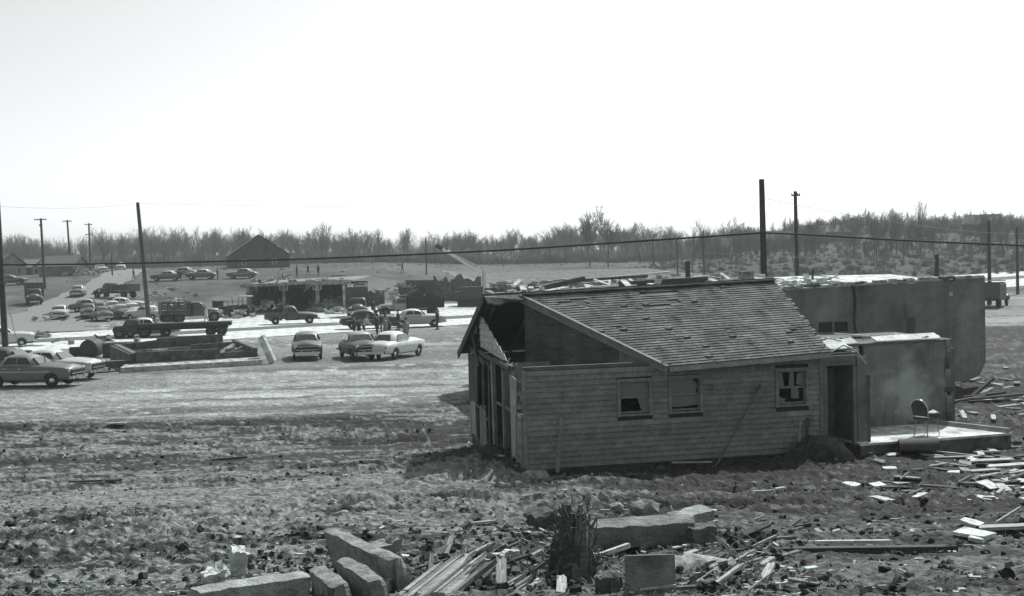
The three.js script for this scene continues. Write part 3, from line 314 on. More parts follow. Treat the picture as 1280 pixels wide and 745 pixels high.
// ---------------------------------------------------------------- flat-roofed stucco building behind
{
  const R0 = at(1231, 347, 51), len = 19.5, th = R(10), g = thing('stucco_building', 'large flat-roofed stucco building with wrecked roof behind the clapboard house', 'building', V(R0.x - len * Math.cos(th), .35, R0.z + len * Math.sin(th)), th);
  const T0 = 3.85, T1 = R0.y - .35, top = x => x < 10.4 ? lerp(3.75, 3.9, x / 10.4) : lerp(3.98, T1, (x - 10.4) / (len - 10.4)), wall = (pts) => slab(pts.map(([x, y]) => V(x, y, 0)), .25), m = stuc(.24);
  const wx = 12.15, ww = 1.34, wy = 2.2, wh = .48;
  mesh('front_wall', [wall([[0, 0], [10.4, 0], [10.4, top(10.39)], [0, top(0)]]), wall([[10.4, 0], [wx, 0], [wx, top(wx)], [10.4, top(10.41)]]), wall([[wx, 0], [wx + ww, 0], [wx + ww, wy], [wx, wy]]), wall([[wx, wy + wh], [wx + ww, wy + wh], [wx + ww, top(wx + ww)], [wx, top(wx)]]), wall([[wx + ww, 0], [13.7, 0], [13.7, top(13.7)], [wx + ww, top(wx + ww)]])], m, g);
  mesh('front_wall', [wall([[13.78, 0], [18.6, .02], [19.2, .22], [len, .75], [len, T1], [13.78, top(13.78)]])], stuc(.25), g);
  mesh('wall_joint', box(.08, 3.9, .1, 13.74, 1.95, -.12), flat(.1), g);
  mesh('window', [box(ww, .04, .1, wx + ww / 2, wy + .02, -.05), box(ww, .04, .1, wx + ww / 2, wy + wh - .02, -.05), box(.09, wh, .1, wx + ww / 2, wy + wh / 2, -.051), box(.04, wh, .1, wx + .02, wy + wh / 2, -.049), box(.04, wh, .1, wx + ww - .02, wy + wh / 2, -.049)], wood(.2), g);
  for (const s of [.04, ww / 2 + .05]) mesh('pane', box(ww / 2 - .1, wh - .08, .006, wx + s + (ww / 2 - .1) / 2, wy + wh / 2, -.1), glass, g);
  mesh('end_wall', slab([V(len - .26, .4, -.26), V(len - .26, T1, -.26), V(len - .26, T1, -9), V(len - .26, 0, -9)].reverse(), .25), m, g); mesh('end_wall', slab([V(0, 0, -.26), V(0, 3.7, -.26), V(0, 4.1, -9), V(0, 0, -9)], .25), m, g); mesh('rear_wall', box(len, 4.2, .25, len / 2, 2.1, -9.15), m, g);
  mesh('coping', bar(V(10.4, 4.0, -.12), V(len, T1 + .02, -.12), .3, .06), conc(.5), g); mesh('coping', bar(V(9, 3.82, -.1), V(10.38, 3.9, -.1), .26, .08), conc(.5), g);
  mesh('tar_roof', slab([V(.3, 3.6, -.3), V(13.2, 3.72, -.3), V(13.2, 4.1, -8.9), V(.3, 4.0, -8.9)], .12), conc(.2), g); mesh('roof_sheet', slab([V(10.6, 4.0, -4.2), V(14.2, 4.02, -1.6), V(19.0, 4.08, -1.0), V(19.1, 4.36, -7.5), V(15, 4.36, -8.8), V(10.2, 4.28, -8.8)], .06), conc(.68), g);
  mesh('roof_sheet', slab([V(13.8, 3.95, -.35), V(19.2, 4.1, -.35), V(19.1, 4.2, -1.3), V(14.2, 4.05, -1.6)], .05), conc(.12), g);
  mesh('chimney_stub', [box(.5, .85, .5, 9.45, 4.35, -.8)], conc(.32), g); mesh('vent_pipe', [rod(V(9.2, 4.3, -7.5), V(9.2, 5.2, -7.5), .12), rod(V(12.6, 4.2, -1.5), V(12.65, 4.8, -1.5), .05)], flat(.08), g);
  { const q = rng(43); for (let i = 0; i < 22; i++) { const x = 9 + i * .48 + q() * .3; mesh('broken_coping', lump(.2 + q() * .5, .06 + q() * .16, .2 + q() * .15, i + 900, .3, 2).translate(x, top(x) + .06, -.14), conc([.3, .45, .12, .6][i % 4]), g); } mesh('wall_patch', slab([V(16.0, 2.1, .012), V(16.35, 2.05, .012), V(16.4, 2.75, .012), V(16.05, 2.7, .012)], .01), stuc(.14), g); mesh('wall_patch', slab([V(13.5, 1.6, .014), V(14.0, 1.65, .014), V(13.95, 2.0, .014), V(13.55, 1.95, .014)], .01), stuc(.12), g); mesh('wall_patch', slab([V(17.9, 3.55, .012), V(18.05, 3.55, .012), V(18.05, 3.7, .012), V(17.9, 3.7, .012)], .01), flat(.6), g); mesh('dangling_wire', new THREE.TubeGeometry(new THREE.CatmullRomCurve3([V(13.6, 4.1, .05), V(13.75, 3.6, .08), V(13.7, 2.6, .06), V(13.85, 2.0, .1)]), 16, .03, 5), flat(.05), g); }
  const q = rng(41); // wreckage lying on this roof
  const rub = []; for (let i = 0; i < 260; i++) { const x = lerp(.5, 13, q()), z = lerp(-8.5, -.6, q() * q()); rub.push(lump(.15 + q() * .5, .1 + q() * .22, .1 + q() * .35, i, .3, 1).rotateY(q() * 6).translate(x, 3.68 + .07 * -z + .05 * x / 13 + q() * .15, z)); }
  const rm = mesh('roof_rubble', rub, conc(.3)); rm.position.copy(g.position); rm.rotation.y = th; const wr = []; for (let i = 0; i < 200; i++) { const t = q(), x = i % 2 ? lerp(9, 13.4, q()) : lerp(.5, 13, q()), z = i % 2 ? -.5 - q() * 1.6 : -1 - q() * 6; wr.push(i % 3 ? lump(.12 + q() * .45, .08 + q() * .22, .1 + q() * .3, i + 400, .35, 1).rotateY(q() * 6).translate(x, 4.02 + q() * q() * .42, z) : box(.3 + q() * .9, .04, .08 + q() * .2, x, 4.05 + q() * .4, z, (q() - .3) * .9, q() * 6, (q() - .5) * .7)); } const wm = mesh('roof_rubble', wr, conc(.62)); wm.position.copy(g.position); wm.rotation.y = th; tag(wm, 'white plaster and board scraps strewn over the wrecked flat roof', 'rubble', null, 'stuff');
  tag(rm, 'loose rubble heaped over the wrecked flat roof', 'rubble', null, 'stuff');
  const bd = (x0, y0, z0, x1, y1, z1, w, t, v) => { const p = mesh('roof_plank', bar(V(x0, y0, z0), V(x1, y1, z1), w, t), wood(v)); p.position.copy(g.position); p.rotation.y = th; tag(p, 'broken board among the wreckage on the flat stucco building roof', 'plank', 'boards on the wrecked flat roof'); };
  bd(.4, 4.05, -3, 4.6, 4.3, -2.6, .3, .08, .66); bd(2.6, 4.5, -4, 6.4, 4.62, -4.6, .25, .1, .08); bd(4.8, 4.6, -5, 7.6, 4.75, -5.2, .35, .08, .6); bd(4.8, 4.3, -3, 8.6, 4.4, -3.4, .6, .3, .07); bd(1.4, 4.2, -4, 3.5, 4.6, -4.2, .5, .2, .09); bd(3.0, 4.0, -2, 6.2, 4.15, -2.2, .2, .05, .6); bd(8.2, 4.5, -4, 9.0, 4.55, -4, .4, .1, .62); bd(.2, 3.95, -1.8, 2.4, 4.25, -2.5, .6, .12, .5); bd(9.9, 4.2, -1.4, 12.4, 4.0, -.6, .12, .1, .12); bd(10.2, 4.35, -1.6, 12.0, 4.1, -.7, .14, .08, .4); bd(8.8, 3.95, -.6, 13.6, 4.15, -.5, .2, .14, .06); bd(12.2, 4.05, -1.2, 13.5, 4.5, -1.0, .12, .06, .55); bd(8.9, 4.35, -2, 9.6, 4.4, -1.7, .35, .2, .7); bd(9.8, 4.1, -.7, 11.0, 4.2, -.9, .3, .16, .6);
}
// ---------------------------------------------------------------- poles and wires
const poleMat = wood(.055), farPole = poleMat;
function pole(px0, py0, px1, py1, d, r, label, arms = [], m = poleMat, sink = .6) { const b = at(px1, py1, d), t = at(px0, py0, d), gy = H(b.x, b.z); b.y = Math.min(gy, b.y) - sink * 0; if (b.y > gy) b.y = gy; const g = thing('utility_pole', label, 'utility pole', V(b.x, gy, b.z)); const o = V(b.x, gy, b.z), top = t.clone().sub(o), bot = b.clone().sub(o).setY(-.3); mesh('shaft', rod(bot, top, r * 1.15, r * .8, 10), m, g);
  for (const [dn, len] of arms) { const y = top.y - dn, f = y / top.y, c = bot.clone().lerp(top, f); mesh('crossarm', box(len, .14, .12, c.x, y, c.z + r), m, g); for (const s of [-.45, -.2, .2, .45]) mesh('insulator', cyl(.05, .04, .14, 6, c.x + s * len, y + .13, c.z + r), flat(.3), g); } return { top: t, g }; }
const pL = pole(-4, 235, 8, 452, 73, .17, 'leaning dark pole at the left edge beside the parked sedans');
const pM = pole(172, 253, 187, 402, 119, .2, 'tall dark leaning pole beside the loaded army truck');
pole(51, 273, 56, 358, 190, .2, 'crossarm pole on the slope beside the parked high-body truck', [[.2, 1.9], [1.1, .5]], farPole); pole(84, 275, 89, 347, 230, .19, 'crossarm pole next to the striped barn roof', [[.25, 1.7]], farPole); pole(111, 279, 113, 335, 260, .2, 'pole with two crossarms above the dirt lane', [[.3, 1.6], [2.4, 1.6]], farPole);
const pR = pole(952, 224, 956, 350, 62, .17, 'thick dark pole standing behind the clapboard house ridge'); pole(994, 239, 997, 345, 104, .18, 'tall pole with small crossarm behind the stucco building', [[.35, .75]]);
pole(1236, 276, 1237, 358, 128, .18, 'dark pole beside the dump truck at the end of the stucco building'); pole(1271, 284, 1272, 350, 150, .17, 'distant pole on the hillside past the dump truck', [], farPole); pole(1171, 318, 1171, 350, 100, .2, 'short pole stub rising behind the stucco building parapet', [], farPole);
pole(532, 296, 533, 338, 230, .14, 'thin bare pole behind the crane boom', [], farPole); pole(846, 299, 847, 336, 220, .14, 'thin pole next to the rounded bare tree', [], farPole); pole(879, 288, 880, 335, 215, .15, 'thin pole against the slender bare tree', [], farPole); pole(139, 318, 141, 356, 215, .13, 'thin pole beside the dirt lane', [], farPole);
function wire(name, pts, r, label, v = .03) { const c = new THREE.CatmullRomCurve3(pts); tag(mesh(name, new THREE.TubeGeometry(c, 60, r, 5), flat(v)), label, 'cable'); }
const sag = (a, b, s, n = 6) => { const o = []; for (let i = 0; i <= n; i++) { const t = i / n, p = a.clone().lerp(b, t); p.y -= s * 4 * t * (1 - t); o.push(p); } return o; };
const cA = at(2, 331, 72.5), cB = at(954, 291, 61.8), cC = at(1420, 314, 64);
wire('cable', [cA.clone().add(V(-8, .3, 0)), cA, at(190, 328.5, 70), at(400, 323, 68), at(640, 312, 65.5), at(820, 300, 63), cB], .05, 'thick dark cable strung from the leaning pole to the thick pole');
wire('cable', [cB, at(1000, 293, 62), at(1140, 301, 62.5), at(1280, 307, 63), cC], .05, 'thick dark cable running right from the thick pole past the stucco building');
wire('wire', sag(pM.top.clone().add(V(0, -.1, 0)), pR.top.clone().add(V(0, -1.4, 0)), .15, 10), .009, 'thin overhead wire from the tall leaning pole to the thick pole', .3); wire('wire', sag(pM.top.clone().add(V(0, -.1, 0)), pL.top.clone().add(V(-1, -1, 0)), .3), .01, 'thin overhead wire from the tall leaning pole toward the left', .3);
wire('wire', sag(at(955, 248, 62), at(1290, 292, 120), .5), .014, 'thin wire dropping from the thick pole toward the hillside', .25); wire('wire', sag(at(994, 241, 104), at(1400, 238, 130), .4), .014, 'thin wire from the crossarm pole off to the right', .3);
wire('wire', sag(at(880, 316, 90), at(1170, 326, 95), .1), .02, 'low slack wire behind the stucco building roof', .3);
// ---------------------------------------------------------------- vehicles
function loft(st, crease = .7) { const n = st[0].length, P = [], I = []; for (const s of st) for (const p of s) P.push(p.x, p.y, p.z); for (let j = 0; j < st.length - 1; j++) for (let i = 0; i < n; i++) { const a = j * n + i, b = j * n + (i + 1) % n, c = a + n, d = b + n; I.push(a, b, c, b, d, c); }
  for (const [j, f] of [[0, 1], [st.length - 1, 0]]) { const c = V(0, 0, 0); for (const p of st[j]) c.addScaledVector(p, 1 / n); const k = P.length / 3; P.push(c.x, c.y, c.z); for (let i = 0; i < n; i++) { const a = j * n + i, b = j * n + (i + 1) % n; f ? I.push(a, k, b) : I.push(a, b, k); } }
  const g0 = new THREE.BufferGeometry(); g0.setAttribute('position', new THREE.Float32BufferAttribute(P, 3)); g0.setIndex(I); let g = g0.toNonIndexed(); // outward check by signed volume
  const p = g.attributes.position; let v = 0; const a = V(0, 0, 0), b = V(0, 0, 0), c = V(0, 0, 0); for (let i = 0; i < p.count; i += 3) { a.fromBufferAttribute(p, i); b.fromBufferAttribute(p, i + 1); c.fromBufferAttribute(p, i + 2); v += a.dot(b.cross(c)); }
  if (v < 0) { const arr = p.array; for (let i = 0; i < arr.length; i += 9) for (let k = 0; k < 3; k++) { const t = arr[i + 3 + k]; arr[i + 3 + k] = arr[i + 6 + k]; arr[i + 6 + k] = t; } }
  g.computeVertexNormals(); g.setAttribute('uv', new THREE.BufferAttribute(new Float32Array(p.count * 2), 2)); return toCreasedNormals(g, crease); }
const ev = new Evaluator(); ev.attributes = ['position', 'normal', 'uv'];
function arches(g, list, w) { let b = new Brush(g); b.updateMatrixWorld(); for (const [x, y, r] of list) for (const s of [-1, 1]) { const c = new Brush(new THREE.CylinderGeometry(r, r, .5, 20).rotateX(Math.PI / 2).translate(x, y, s * (w + .02))); c.updateMatrixWorld(); b = ev.evaluate(b, c, SUBTRACTION); b.updateMatrixWorld(); } return b.geometry; }
const cache = {}; const memo = (k, f) => { if (!(k in cache)) { const v = f(); cache[k] = Array.isArray(v) ? join(v) : v; } return cache[k]; };
// section across the car: bottom, rocker, side, shoulder, top
const sec = (x, w, yb, ys, yt, crown = .03) => { const h = [[0, yb], [w * .8, yb], [w * .97, yb + .1], [w, lerp(yb, ys, .45)], [w * .985, lerp(yb, ys, .8)], [w * .93, ys], [w * .8, ys + (yt - ys) * .55], [w * .62, yt - .01], [w * .35, yt + crown * .7], [0, yt + crown]]; const o = h.map(([z, y]) => V(x, y, z)); for (let i = h.length - 2; i > 0; i--) o.push(V(x, h[i][1], -h[i][0])); return o; };
function ring(y, x0, x1, w, e = 3, n = 28) { const o = [], cx = (x0 + x1) / 2, rx = (x1 - x0) / 2; for (let i = 0; i < n; i++) { const t = i / n * Math.PI * 2, c = Math.cos(t), s = Math.sin(t); o.push(V(cx + rx * Math.sign(c) * Math.abs(c) ** (2 / e), y, w * Math.sign(s) * Math.abs(s) ** (2 / e))); } return o; }
function wheel(parent, x, z, r = .33, w = .17, hub = .35) { const t = mesh('wheel', memo('ty' + r + w, () => new THREE.LatheGeometry([[.55 * r, -w / 2], [.85 * r, -w / 2], [r, -w * .35], [r, w * .35], [.85 * r, w / 2], [.55 * r, w / 2], [.5 * r, w * .3], [.5 * r, -w * .3], [.55 * r, -w / 2]].map(([a, b]) => new THREE.Vector2(a, b)), 20).rotateX(Math.PI / 2)), rubber, parent); t.position.set(x, r, z); mesh('hubcap', memo('hub' + r + w, () => new THREE.SphereGeometry(.56 * r, 14, 8).scale(1, 1, w * .42 / (.56 * r))), hub > .3 ? chrome : flat(hub, .6), t); }
const Q = (a, b, c, d, th = .012) => slab([a, b, c, d], th);
const both = f => [1, -1].forEach(f);
const mir = (pts, s) => { const q = pts.map(([x, y, z]) => V(x, y, z * s)); return s > 0 ? q : q.reverse(); };
function sedan(name, label, group, px, py, head, bodyV, roofV = bodyV, o = {}) {
  const p = o.at || gnd(px, py), s = o.scale || 1, c = thing(name, label, 'car', V(p.x, H0(p.x, p.z) + .02, p.z), R(head), group), fast = o.fast;
  const bm = paint(bodyV), rm = paint(roofV);
  mesh('body', memo('sb' + !!fast, () => arches(loft([sec(-2.5, .52, .5, .66, .72), sec(-2.42, .76, .42, .78, .88), sec(-2.2, .86, .36, .88, 1.0), sec(-1.8, .91, .32, .95, 1.08), sec(-1.3, .94, .3, .98, 1.13), sec(-.6, .95, .28, 1.0, 1.14), sec(.1, .95, .28, 1.0, 1.14), sec(.75, .95, .28, 1.0, 1.13), sec(1.2, .94, .29, 1.0, 1.12, .06), sec(1.7, .93, .31, .99, 1.08, .08), sec(2.1, .91, .34, .96, 1.03, .08), sec(2.33, .85, .38, .9, .97, .06), sec(2.43, .74, .42, .82, .9), sec(2.47, .55, .48, .74, .8)]), [[1.5, .34, .4], [-1.45, .34, .4]], .95)), bm, c);
  const rX = fast ? -1.95 : -1.6, gh = memo('gh' + rX, () => loft([ring(1.06, rX, .78, .86, 3.2), ring(1.16, rX + .07, .72, .84, 3.2), ring(1.34, rX + .22, .52, .77, 3), ring(1.48, rX + .4, .34, .69, 2.8), ring(1.56, rX + .55, .18, .59, 2.6), ring(1.62, rX + .78, -.02, .42, 2.4), ring(1.64, rX + 1.1, -.3, .2, 2.2)], 1.2)); mesh('roof', gh, rm, c);
  const f = s1 => { mesh('side_window', memo('w1' + s1, () => Q(...mir([[-.32, 1.17, .852], [.42, 1.17, .845], [.16, 1.47, .715], [-.32, 1.47, .72]], s1), .05)), glass, c); mesh('side_window', memo('w2' + s1 + fast, () => Q(...mir([[rX + .5, 1.17, .842], [-.4, 1.17, .852], [-.4, 1.47, .72], [rX + .72, 1.47, .7]], s1), .05)), glass, c); }; both(f);
  mesh('windshield', memo('ws', () => Q(V(.75, 1.17, .62), V(.75, 1.17, -.62), V(.38, 1.48, -.5), V(.38, 1.48, .5), .08)), glass, c); mesh('rear_window', memo('rw' + rX, () => Q(V(rX + .05, 1.18, -.55), V(rX + .05, 1.18, .55), V(rX + .36, 1.47, .42), V(rX + .36, 1.47, -.42), .08)), glass, c);
  mesh('front_bumper', memo('fb', () => [box(.1, .15, 1.5, 2.55, .47, 0), box(.3, .13, .08, 2.42, .47, .8, 0, -.5), box(.3, .13, .08, 2.42, .47, -.8, 0, .5), box(.07, .2, .08, 2.6, .5, .35), box(.07, .2, .08, 2.6, .5, -.35)].reduce((a, g) => (a.push(g), a), [])), chrome, c); mesh('rear_bumper', memo('rb', () => [box(.1, .15, 1.5, -2.6, .47, 0), box(.3, .13, .08, -2.46, .47, -.8, 0, -.5), box(.3, .13, .08, -2.46, .47, .8, 0, .5)]), chrome, c);
  mesh('grille', memo('gr', () => [box(.06, .04, 1.3, 2.5, .66, 0), box(.05, .03, 1.3, 2.48, .85, 0)]), chrome, c); mesh('grille_opening', memo('go', () => box(.06, .34, 1.36, 2.46, .7, 0)), flat(.02), c); mesh('hood_ornament', memo('ho', () => [box(.5, .03, .035, 1.9, 1.15, 0, 0, 0, -.12)]), chrome, c);
  both(s1 => { mesh('headlight', memo('hl' + s1, () => new THREE.SphereGeometry(.12, 12, 8).scale(.7, 1, 1).translate(2.38, .84, s1 * .7)), o.lamp || flat(.55, .2), c); mesh('taillight', memo('tl' + s1, () => box(.06, .14, .1, -2.4, .76, s1 * .72)), flat(.12, .3), c); mesh('side_trim', memo('st' + s1, () => box(3.4, .03, .02, -.2, .78, s1 * .955)), chrome, c); mesh('door_handle', memo('dh' + s1, () => [box(.16, .03, .03, -.15, .94, s1 * .95), box(.16, .03, .03, -.95, .94, s1 * .95)]), chrome, c); });
  for (const [x, z] of [[1.5, .8], [1.5, -.8], [-1.45, .8], [-1.45, -.8]]) wheel(c, x, z); if (s !== 1) c.scale.setScalar(s); return c; }
function pickup(label, px, py, head, v, group) { const p = gnd(px, py), c = thing('pickup_truck', label, 'pickup truck', V(p.x, H0(p.x, p.z) + .02, p.z), R(head), group), m = paint(v);
  mesh('hood', arches(loft([sec(.55, .86, .4, .95, 1.15), sec(1.2, .88, .4, .95, 1.12, .05), sec(1.9, .88, .42, .92, 1.06, .06), sec(2.3, .82, .46, .86, .98, .05), sec(2.42, .6, .52, .78, .86)]), [[1.6, .36, .43]], .88), m, c); mesh('cab', loft([ring(.45, -.75, .6, .86, 5), ring(1.15, -.75, .6, .87, 5), ring(1.6, -.68, .3, .74, 4), ring(1.74, -.6, .15, .62, 3.4), ring(1.8, -.4, 0, .4, 3)]), m, c);
  mesh('bed', [box(2.0, .55, .06, -1.72, .82, .8), box(2.0, .55, .06, -1.72, .82, -.8), box(.06, .5, 1.5, -2.7, .82, 0), box(.06, .55, 1.56, -.78, .82, 0), box(1.9, .06, 1.5, -1.72, .55, 0)], m, c); both(s => mesh('fender', arches(loft([ring(.4, -2.35, -1.05, .12, 4), ring(.8, -2.3, -1.1, .12, 4), ring(.88, -2.1, -1.3, .08, 3)]).translate(0, 0, s * .92), [[-1.7, .36, .42]], .98), m, c));
  both(s => mesh('side_window', Q(...mir([[-.5, 1.18, .862], [.38, 1.18, .862], [.2, 1.56, .765], [-.5, 1.56, .765]], s), .05), glass, c)); mesh('windshield', Q(V(.6, 1.2, .6), V(.6, 1.2, -.6), V(.36, 1.58, -.52), V(.36, 1.58, .52), .06), glass, c); mesh('rear_window', Q(V(-.76, 1.25, -.5), V(-.76, 1.25, .5), V(-.7, 1.55, .45), V(-.7, 1.55, -.45), .05), glass, c); mesh('bumper', box(.1, .16, 1.7, 2.55, .5, 0), flat(.3, .5), c); both(s => mesh('running_board', box(1.2, .06, .2, -.1, .42, s * .88), flat(.04), c)); both(s => mesh('headlight', new THREE.SphereGeometry(.11, 10, 8).translate(2.3, .84, s * .62), flat(.5, .2), c));
  for (const [x, z] of [[1.6, .76], [1.6, -.76], [-1.7, .76], [-1.7, -.76]]) wheel(c, x, z, .36, .2); return c; }
// heavy truck: o.bed 'box' | 'stake' | 'dump' | 'flat'
function truck(name, label, px, py, head, v, o = {}) { const p = gnd(px, py), c = thing(name, label, 'truck', V(p.x, H0(p.x, p.z) + .02, p.z), R(head), o.group), m = paint(v), L = o.len || 3.8, r = o.r || .5, h = o.h || 1.1, cv = o.cabV === undefined ? m : paint(o.cabV);
  mesh('frame', [box(L + 3, .18, .12, -L / 2 + 1.2, .78, .4), box(L + 3, .18, .12, -L / 2 + 1.2, .78, -.4)], flat(.03), c); mesh('cab', loft([ring(.75, -.7, .75, .98, 6), ring(1.45, -.7, .75, 1.0, 6), ring(1.95, -.68, .5, .9, 5), ring(2.12, -.6, .35, .78, 4), ring(2.17, -.4, .2, .5, 3)]), cv, c); mesh('hood', loft([sec(.7, .72, .8, 1.3, 1.48), sec(1.4, .68, .8, 1.28, 1.45, .05), sec(2.1, .6, .8, 1.22, 1.38, .05), sec(2.22, .5, .85, 1.15, 1.3)]), cv, c);
  both(s => { mesh('fender', arches(loft([ring(.7, .95, 2.3, .26, 4), ring(1.0, 1.05, 2.2, .26, 4), ring(1.16, 1.3, 1.95, .2, 3)]).translate(0, 0, s * .85), [[1.6, r, r + .08]], .95).clone(), o.fenderV ? paint(o.fenderV) : m, c); mesh('headlight', new THREE.SphereGeometry(.13, 10, 8).translate(2.24, 1.15, s * .72), flat(.5, .25), c); mesh('side_window', Q(...mir([[-.5, 1.5, .995], [.52, 1.5, .995], [.34, 1.92, .915], [-.5, 1.92, .915]], s), .05), glass, c); });
  mesh('windshield', Q(V(.755, 1.5, .75), V(.755, 1.5, -.75), V(.56, 1.93, -.66), V(.56, 1.93, .66), .06), glass, c); mesh('grille', [0, 1, 2, 3, 4].map(i => box(.05, .04, .9, 2.25, .92 + i * .09, 0)), flat(.25, .5), c); mesh('bumper', box(.14, .22, 2.0, 2.5, .68, 0), o.bumperV ? flat(o.bumperV) : flat(.05), c);
  const b0 = -.85, b1 = -.85 - L, bw = 1.12, dv = o.bedV === undefined ? m : flat(o.bedV);
  if (o.bed !== 'flat') { const y0 = 1.0; mesh('bed_floor', box(L, .12, 2.2, (b0 + b1) / 2, y0, 0), dv, c); if (o.bed === 'stake') { for (let k = 0; k < 4; k++) both(s => mesh('side_slat', box(L, .2, .04, (b0 + b1) / 2, y0 + .2 + k * h / 4, s * bw), dv, c)); for (let k = 0; k <= 5; k++) both(s => mesh('stake', box(.07, h + .1, .06, lerp(b0 - .05, b1 + .05, k / 5), y0 + h / 2, s * (bw + .05)), dv, c)); mesh('end_board', box(.05, h, 2.2, b0 - .02, y0 + h / 2, 0), dv, c); mesh('end_board', box(.05, h, 2.2, b1 + .02, y0 + h / 2, 0), dv, c); } else { both(s => mesh('bed_side', [box(L, h, .07, (b0 + b1) / 2, y0 + h / 2 + .03, s * bw), ...[0, 1, 2, 3, 4].map(k => box(.1, h, .06, lerp(b0 - .1, b1 + .1, k / 4), y0 + h / 2, s * (bw + .05)))], dv, c)); mesh('end_board', box(.08, h + (o.bed === 'dump' ? .3 : 0), 2.2, b0, y0 + h / 2, 0), dv, c); mesh('end_board', box(.08, h, 2.2, b1, y0 + h / 2, 0), dv, c); if (o.bed === 'dump') mesh('cab_guard', box(.9, .07, 2.1, b0 + .4, y0 + h + .28, 0), dv, c); } }
  wheel(c, 1.6, .84, r, .26, .12); wheel(c, 1.6, -.84, r, .26, .12); for (const x of o.axles || [lerp(b0, b1, .72)]) for (const z of [.86, -.86]) wheel(c, x, z, r, .42, .08);
  if (o.load) { const q = rng(o.load); const g = []; for (let i = 0; i < 26; i++) g.push(i % 2 ? box(.6 + q() * 1.6, .06 + q() * .06, .12 + q() * .2, lerp(b0 - .6, b1 + .6, q()), 1.05 + h * (.7 + q() * .55), (q() - .5) * 1.6, (q() - .5) * .6, q() * 3, (q() - .5) * .6) : lump(.4 + q() * .6, .3 + q() * .3, .4 + q() * .5, i, .25, 2).translate(lerp(b0 - .4, b1 + .4, q()), 1.0 + h * (.6 + q() * .5), (q() - .5) * 1.6)); const l = mesh('debris_load', g, conc(o.loadV || .4)); l.position.copy(c.position); l.rotation.y = c.rotation.y; tag(l, o.loadLabel, 'debris', null, 'stuff'); } return c; }
sedan('sedan', 'grey sedan with chrome bumper at the front of the parked row by the leaning pole', null, 41, 483, -9, .15, .22);  // roof toned lighter than the body, painting in its sunlit top
{ const p = gnd(41, 483); sedan('sedan', 'pale-hooded two-tone sedan parked behind the grey sedan', null, 0, 0, -9, .5, .6, { at: V(p.x - .1, 0, p.z - 3.4) }); sedan('sedan', 'dark sedan mostly hidden behind the grey and pale sedans', null, 0, 0, -9, .06, .08, { at: V(p.x - 3.4, 0, p.z - 5.8) }); }
sedan('sedan', 'white sedan on the highway at the left edge behind the leaning pole', null, 2, 434, 18, .5, .6);
sedan('sedan', 'grey sedan facing forward, parked alone on the dirt lot', null, 384, 448, -80, .07, .2, { fast: true });
sedan('sedan', 'dark sedan with bright grille next to the white sedan', null, 450, 448, -70, .05, .3);
sedan('sedan', 'white sedan seen from behind beside the dark sedan with bright grille', null, 494, 447, 66, .6, .7);
sedan('sedan', 'pale sedan on the highway beside the standing people', null, 521, 409, 12, .38, .55, { fast: false });
sedan('sedan', 'dark sedan parked behind the group of people', null, 462, 411, 10, .04, .06, { scale: 1.05 });
pickup('dark grey pickup driving along the highway in front of the open shop ruin', 366, 405, 14, .07);
truck('army_truck', 'army truck loaded with debris beside the tall leaning pole', 247, 403, 24, .05, { bed: 'stake', len: 3.0, h: 1.25, r: .56, axles: [-2.0, -3.2], load: 12, loadV: .5, loadLabel: 'broken boards and rubble loaded on the army truck', bumperV: .5, fenderV: .3 });
truck('dump_truck', 'dark dump truck with white cab top pointing left beside the ruined wall', 500, 397, 193, .04, { bed: 'dump', len: 3.7, h: 1.0, cabV: .3, bedV: .035 });
truck('box_truck', 'dark high-bodied truck facing forward at the end of the open shop', 447, 397, -82, .04, { bed: 'box', len: 3.5, h: 2.2, bumperV: .35 });
truck('truck', 'high-bodied dark truck coming down the dirt lane', 43, 381, -70, .05, { bed: 'box', len: 3.2, h: 1.9 }); truck('truck', 'dark stake truck parked above the row of cars on the slope', 138, 373, 152, .05, { bed: 'stake', len: 3.6, h: .8 });
truck('dump_truck', 'dump truck seen from behind at the end of the stucco building', 1244, 383, 60, .06, { bed: 'dump', len: 3.8, h: 1.3 });
const hc = 'cars parked in a cluster on the slope', hcl = 'car in the crowded cluster below the tall dark pole';
for (const [x, y, a, v, rv] of [[111, 397, -70, .06, .1], [127, 401, -62, .07, .12], [141, 393, -60, .3, .5], [152, 398, -55, .12, .4], [166, 396, -50, .4, .55], [155, 388, 10, .45, .6], [112, 390, 20, .08, .3]]) sedan('parked_car', hcl, hc, x, y, a, v, rv);
sedan('parked_car', 'white station-type sedan at the end of the crowded cluster', null, 183, 400, 160, .5, .6); sedan('parked_car', 'pale car with bright grille standing apart at the foot of the lane', null, 75, 399, -75, .42, .5); sedan('parked_car', 'grey car on the dirt lane below the crossarm poles', null, 98, 371, -78, .1, .4);
sedan('parked_car', 'white car high on the dirt lane near the wood', null, 126, 341, -60, .5, .6); sedan('parked_car', 'small white car at the very top of the dirt lane', null, 151, 338, -75, .5, .6); sedan('parked_car', 'dark car on the slope left of the crossarm pole', null, 14, 356, 0, .05, .12);
sedan('parked_car', 'pale-roofed dark car on the hillside above the army truck', null, 208, 351, 185, .08, .5); sedan('parked_car', 'light-topped car on the hillside next to the walking people', null, 252, 349, 180, .08, .5); sedan('parked_car', 'grey car on the hillside in front of the dark gable roof', null, 303, 348, 180, .14, .25); sedan('parked_car', 'distant car half hidden beside the hillside cars', null, 228, 346, 182, .2, .3);
sedan('sedan', 'white-roofed car parked behind the flatbed trailer', null, 186, 421, 14, .5, .62);
